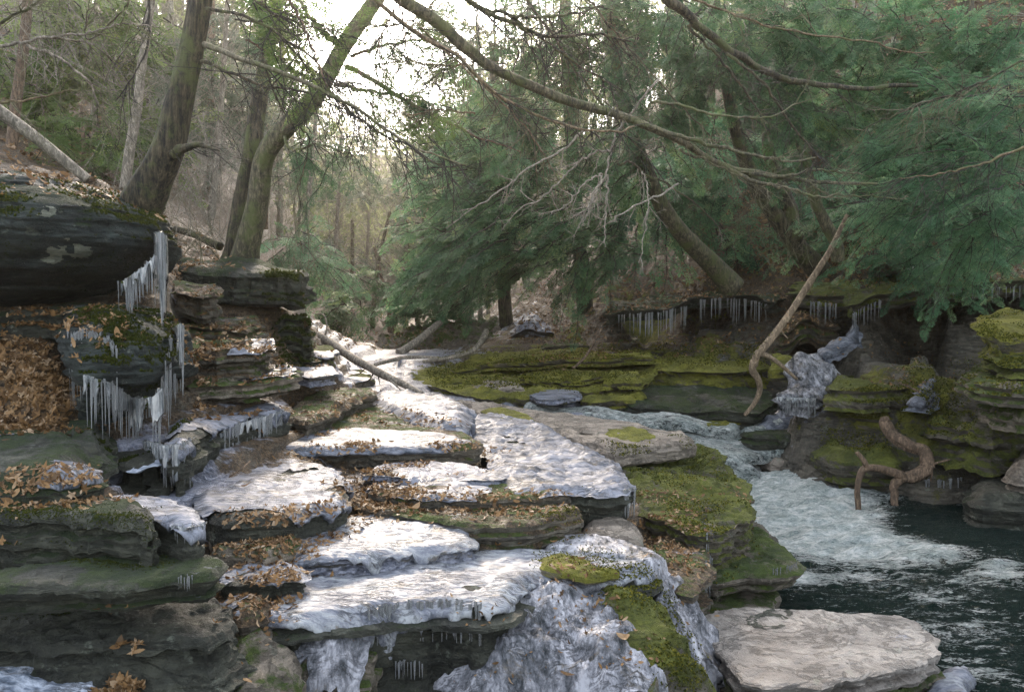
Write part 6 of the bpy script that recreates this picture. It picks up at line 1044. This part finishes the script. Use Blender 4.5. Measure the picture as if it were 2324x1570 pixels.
tree('hemlock_tree', 'hemlock whose boughs hide the leafy slope between the two leaning trunks', 'tree', TG, trunk=[(1590,640,23),(1600,480,23),(1610,300,23),(1620,60,23)], w=(26,16), bmat='barkg', seed=59, sides=12, crown=[(1420,480,20,110,110,1.2,26,-.3,-.3),(1560,420,21,100,90,1.2,16,-.1,-.3),(1720,520,21,110,70,1.2,14,.1,-.2),(1860,420,20,110,70,1.2,18,.2,-.2),(1600,330,20,120,60,1.2,14,0,-.3)], lod=2, fmat='needlel', shade=.45)
tree('hemlock_tree', 'shaded hemlock filling the gap behind the two leaning trunks', 'tree', TG, trunk=[(1560,640,26),(1590,400,26),(1600,100,26),(1600,-100,26)], w=(30,24), bmat='bark', seed=47, sides=12,
  crown=[(1560,400,24,170,120,2,24,-.2,-.4),(1650,250,24,190,110,2,30,0,-.3),(1850,330,23,150,90,2,22,.1,-.3),(1780,150,24,200,110,2,30,.1,-.3),(2000,400,21,140,80,1.5,22,0,-.2),(2150,330,22,200,130,2,30,0,-.2)], lod=2, fmat='needle', shade=.4, size=1.2)
tree('hemlock_tree', 'young hemlock with low boughs above the overhang at the right edge', 'tree', TG, trunk=[(2190,640,16.5),(2195,500,16.5),(2200,350,16.5)], w=(16,10), bmat='bark', seed=48, sides=10, crown=[(2200,520,15.5,110,60,.9,22,-.2,-.2),(2060,540,17,80,40,.8,10,-.2,-.2)], lod=1, fmat='needlel', shade=.4)
tree('young_hemlock', 'small dark hemlock bush left of the far stems by the creek', 'tree', None, trunk=[(770,760,27),(775,700,27),(780,640,27)], w=(10,5), bmat='bark', seed=49, sides=8, crown=[(775,700,26.5,50,45,.8,20,-.2,-.2),(830,650,29,60,40,.8,12,.1,-.2)], lod=2, fmat='needle', shade=.6, size=1.1)
tree('young_hemlock', 'green hemlock sapling behind the mossy rock right of the twin trunks', 'tree', None, trunk=[(680,640,19),(690,580,19),(700,520,19)], w=(9,4), bmat='bark', seed=50, sides=8, crown=[(690,570,19,50,50,.7,18,.1,-.2)], lod=1, fmat='needlel', shade=.55)
tree('hemlock_tree', 'hemlock high on the right slope with boughs at the very edge of the frame', 'tree', TG, trunk=[(2380,560,15),(2390,300,15),(2400,0,15)], w=(40,30), bmat='bark', seed=57, sides=12,
  crown=[(2260,60,13,110,90,1.1,24,-.6,-.15),(2120,220,14,110,60,1.1,18,-.6,-.15),(2290,360,12.5,70,90,.9,20,-.6,-.2),(2180,590,14.5,120,28,.8,12,-.4,-.1),(2020,470,16,130,40,1,14,-.5,-.15)], lod=1, fmat='needlel', shade=.5)
# left evergreens
LG = 'evergreens behind the left bank'
tree('evergreen_tree', 'yellowish evergreen behind the thin pale trees, upper left corner', 'tree', LG, trunk=[(120,420,20),(110,200,20),(100,-100,20)], w=(26,20), bmat='barkb', seed=51, sides=10, crown=[(80,120,19,140,90,1.5,34,.3,-.3),(250,60,19,130,90,1.5,30,.3,-.3),(60,300,19,110,50,1.5,14,.3,-.3),(290,280,20,100,90,1.5,20,.3,-.3)], lod=2, fmat='needley', shade=.6, size=1.2)
tree('evergreen_tree', 'bright green low evergreen between the pale trees and the huge boulder', 'tree', LG, trunk=[(190,400,16),(190,330,16),(185,240,16)], w=(12,6), bmat='barkb', seed=52, sides=8, crown=[(190,330,15.5,90,45,.8,18,.3,-.1),(250,360,15.5,60,30,.6,8,.3,-.1)], lod=1, fmat='needley', shade=.35)
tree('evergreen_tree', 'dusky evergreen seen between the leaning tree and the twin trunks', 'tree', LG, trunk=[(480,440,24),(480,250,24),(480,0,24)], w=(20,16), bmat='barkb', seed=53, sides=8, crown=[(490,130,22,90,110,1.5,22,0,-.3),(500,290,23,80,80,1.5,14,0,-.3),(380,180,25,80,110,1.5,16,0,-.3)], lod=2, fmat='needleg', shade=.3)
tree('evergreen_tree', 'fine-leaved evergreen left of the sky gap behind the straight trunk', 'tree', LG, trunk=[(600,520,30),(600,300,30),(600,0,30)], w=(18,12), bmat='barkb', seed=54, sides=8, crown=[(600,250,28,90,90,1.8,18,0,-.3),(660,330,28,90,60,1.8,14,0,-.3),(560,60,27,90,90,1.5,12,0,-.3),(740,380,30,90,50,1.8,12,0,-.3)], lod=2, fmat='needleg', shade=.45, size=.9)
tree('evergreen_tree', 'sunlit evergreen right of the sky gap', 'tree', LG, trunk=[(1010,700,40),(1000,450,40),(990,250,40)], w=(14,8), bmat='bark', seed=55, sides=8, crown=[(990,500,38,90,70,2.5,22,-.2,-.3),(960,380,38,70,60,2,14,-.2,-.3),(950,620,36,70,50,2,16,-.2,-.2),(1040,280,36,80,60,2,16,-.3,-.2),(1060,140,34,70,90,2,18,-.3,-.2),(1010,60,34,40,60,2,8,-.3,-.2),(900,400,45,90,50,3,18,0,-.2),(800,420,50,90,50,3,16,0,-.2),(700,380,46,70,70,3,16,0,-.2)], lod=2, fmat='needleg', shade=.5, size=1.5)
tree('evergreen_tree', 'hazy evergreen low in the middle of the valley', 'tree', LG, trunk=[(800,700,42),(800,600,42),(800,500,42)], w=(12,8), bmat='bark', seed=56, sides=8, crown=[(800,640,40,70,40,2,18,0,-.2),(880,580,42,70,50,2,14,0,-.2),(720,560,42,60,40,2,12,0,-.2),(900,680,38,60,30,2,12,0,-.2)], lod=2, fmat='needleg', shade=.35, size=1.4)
# bare shrubs on the left bank
for i, (px, py, dd, n, L, sp, m, lbl) in enumerate([(430,470,12.5,16,1.0,.8,'twigp','tangle of pale bare twigs right of the leaning tree foot'),(470,540,12.5,14,1.0,.7,'twigp','pale twiggy shrub left of the twin trunks'),(530,480,13.5,12,.9,.7,'twigp','bare bush in front of the twin trunks, reaching up'),(500,400,14,12,1.1,.7,'twigp','high pale brush between the leaning tree and the twin trunks'),
    (430,600,11.5,8,.6,.7,'twigo','low olive brush on the leafy slope under the leaning tree'),(640,560,15,10,.9,.7,'twigo','thin brush behind the twin trunks on the right'),(700,640,17,10,.8,.7,'twigo','grey-green brush above the shaggy moss stump'),(540,620,11.8,4,.9,.3,'twigo','crooked sapling in front of the twin-trunk foot'),
    (1780,600,15.5,12,.7,.6,'twigo','brown undergrowth left of the slim grey stem'),(1990,560,16.5,14,.8,.7,'twigo','undergrowth on the ledge right of the forked bare branch'),(1700,560,18,10,.8,.7,'twigo','undergrowth between the leaning trunks'),(250,130,17,16,1.6,.7,'twigp','high bare crown in the upper left corner'),(110,180,15,16,1.5,.7,'twigp','bare twiggy sapling crown near the left edge'),(430,200,18,16,1.5,.7,'twigp','bare brush crown seen right of the leaning tree')]):
    rt = root('bare_shrub', tuple(at(px, py, dd))); tag(rt, lbl, 'shrub', 'bare shrubs and brush'); rs = np.random.RandomState(200 + i); b = MB()
    for k in range(n): twigs(b, at(px, py, dd) + rs.normal(0, .25, 3) * (1.4, 1, .3), np.array((rs.normal(0, .8), rs.normal(0, .5), .7 + rs.rand())), L * rs.uniform(.6, 1.4), .007, 3, rs, sp, 0, 4, 3)
    b.build('twigs', M[m], rt)
# distant woods: stems and twig haze over the valley sides
def woods():
    rs = np.random.RandomState(9); st = MB(); lf = MB()
    for k in range(640):
        a = R(rs.uniform(-34, 34)); r = rs.uniform(26, 120); x, y = r * math.sin(a), r * math.cos(a)
        if abs(x + 6) < 3 and y < 60: continue
        z, A = ground_base(np.array([x]), np.array([y])); z = float(ground_z(np.array([x]), np.array([y]), z, A)[0]) - .3
        h = rs.uniform(6, 14) * (1 if abs(a + R(9)) > R(6) else .75); ln = rs.normal(0, .6, 2)
        P = np.array([(x + ln[0] * t, y + ln[1] * t, z + h * t) for t in np.linspace(0, 1, 6)]) + rs.normal(0, .08, (6, 3)); r0 = rs.uniform(.05, .16)
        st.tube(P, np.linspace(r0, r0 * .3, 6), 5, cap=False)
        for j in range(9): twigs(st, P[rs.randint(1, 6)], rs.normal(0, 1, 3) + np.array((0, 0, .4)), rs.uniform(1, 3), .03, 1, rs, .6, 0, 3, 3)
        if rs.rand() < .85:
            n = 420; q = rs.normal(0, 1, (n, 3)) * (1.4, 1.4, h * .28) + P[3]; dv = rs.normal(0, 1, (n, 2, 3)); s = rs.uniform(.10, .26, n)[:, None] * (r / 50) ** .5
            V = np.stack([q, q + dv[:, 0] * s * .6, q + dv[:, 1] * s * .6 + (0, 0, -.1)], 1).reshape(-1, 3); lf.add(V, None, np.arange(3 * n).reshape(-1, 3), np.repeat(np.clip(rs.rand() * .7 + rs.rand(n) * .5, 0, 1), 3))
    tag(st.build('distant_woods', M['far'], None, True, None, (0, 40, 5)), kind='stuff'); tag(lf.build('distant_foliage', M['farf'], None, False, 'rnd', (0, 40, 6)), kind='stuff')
woods()

# ------------------------------------------------------------------ the misty air of the valley
def haze():
    bb = np.array([[o.matrix_world @ Vector(c) for c in o.bound_box] for o in SC.objects if o.type == 'MESH']).reshape(-1, 3)
    lo = bb.min(0) - 1.0; hi = bb.max(0) + 1.0; V = [(x, y, z) for z in (lo[2], hi[2]) for y in (lo[1], hi[1]) for x in (lo[0], hi[0])]
    m = bpy.data.materials.new('haze'); m.use_nodes = True; m.cycles.homogeneous_volume = True; m.cycles.volume_sampling = 'DISTANCE'; t = m.node_tree; t.nodes.remove(t.nodes['Principled BSDF']); v = t.nodes.new('ShaderNodeVolumePrincipled')
    v.inputs['Color'].default_value = (1, .93, .82, 1); v.inputs['Density'].default_value = .0008; v.inputs['Anisotropy'].default_value = .75; t.links.new(v.outputs[0], t.nodes['Material Output'].inputs['Volume'])
    tag(mesh('haze', V, np.array([(0, 2, 3, 1), (4, 5, 7, 6), (0, 1, 5, 4), (1, 3, 7, 5), (3, 2, 6, 7), (2, 0, 4, 6)]), m, None, False), kind='stuff')
bpy.context.view_layer.update(); haze()
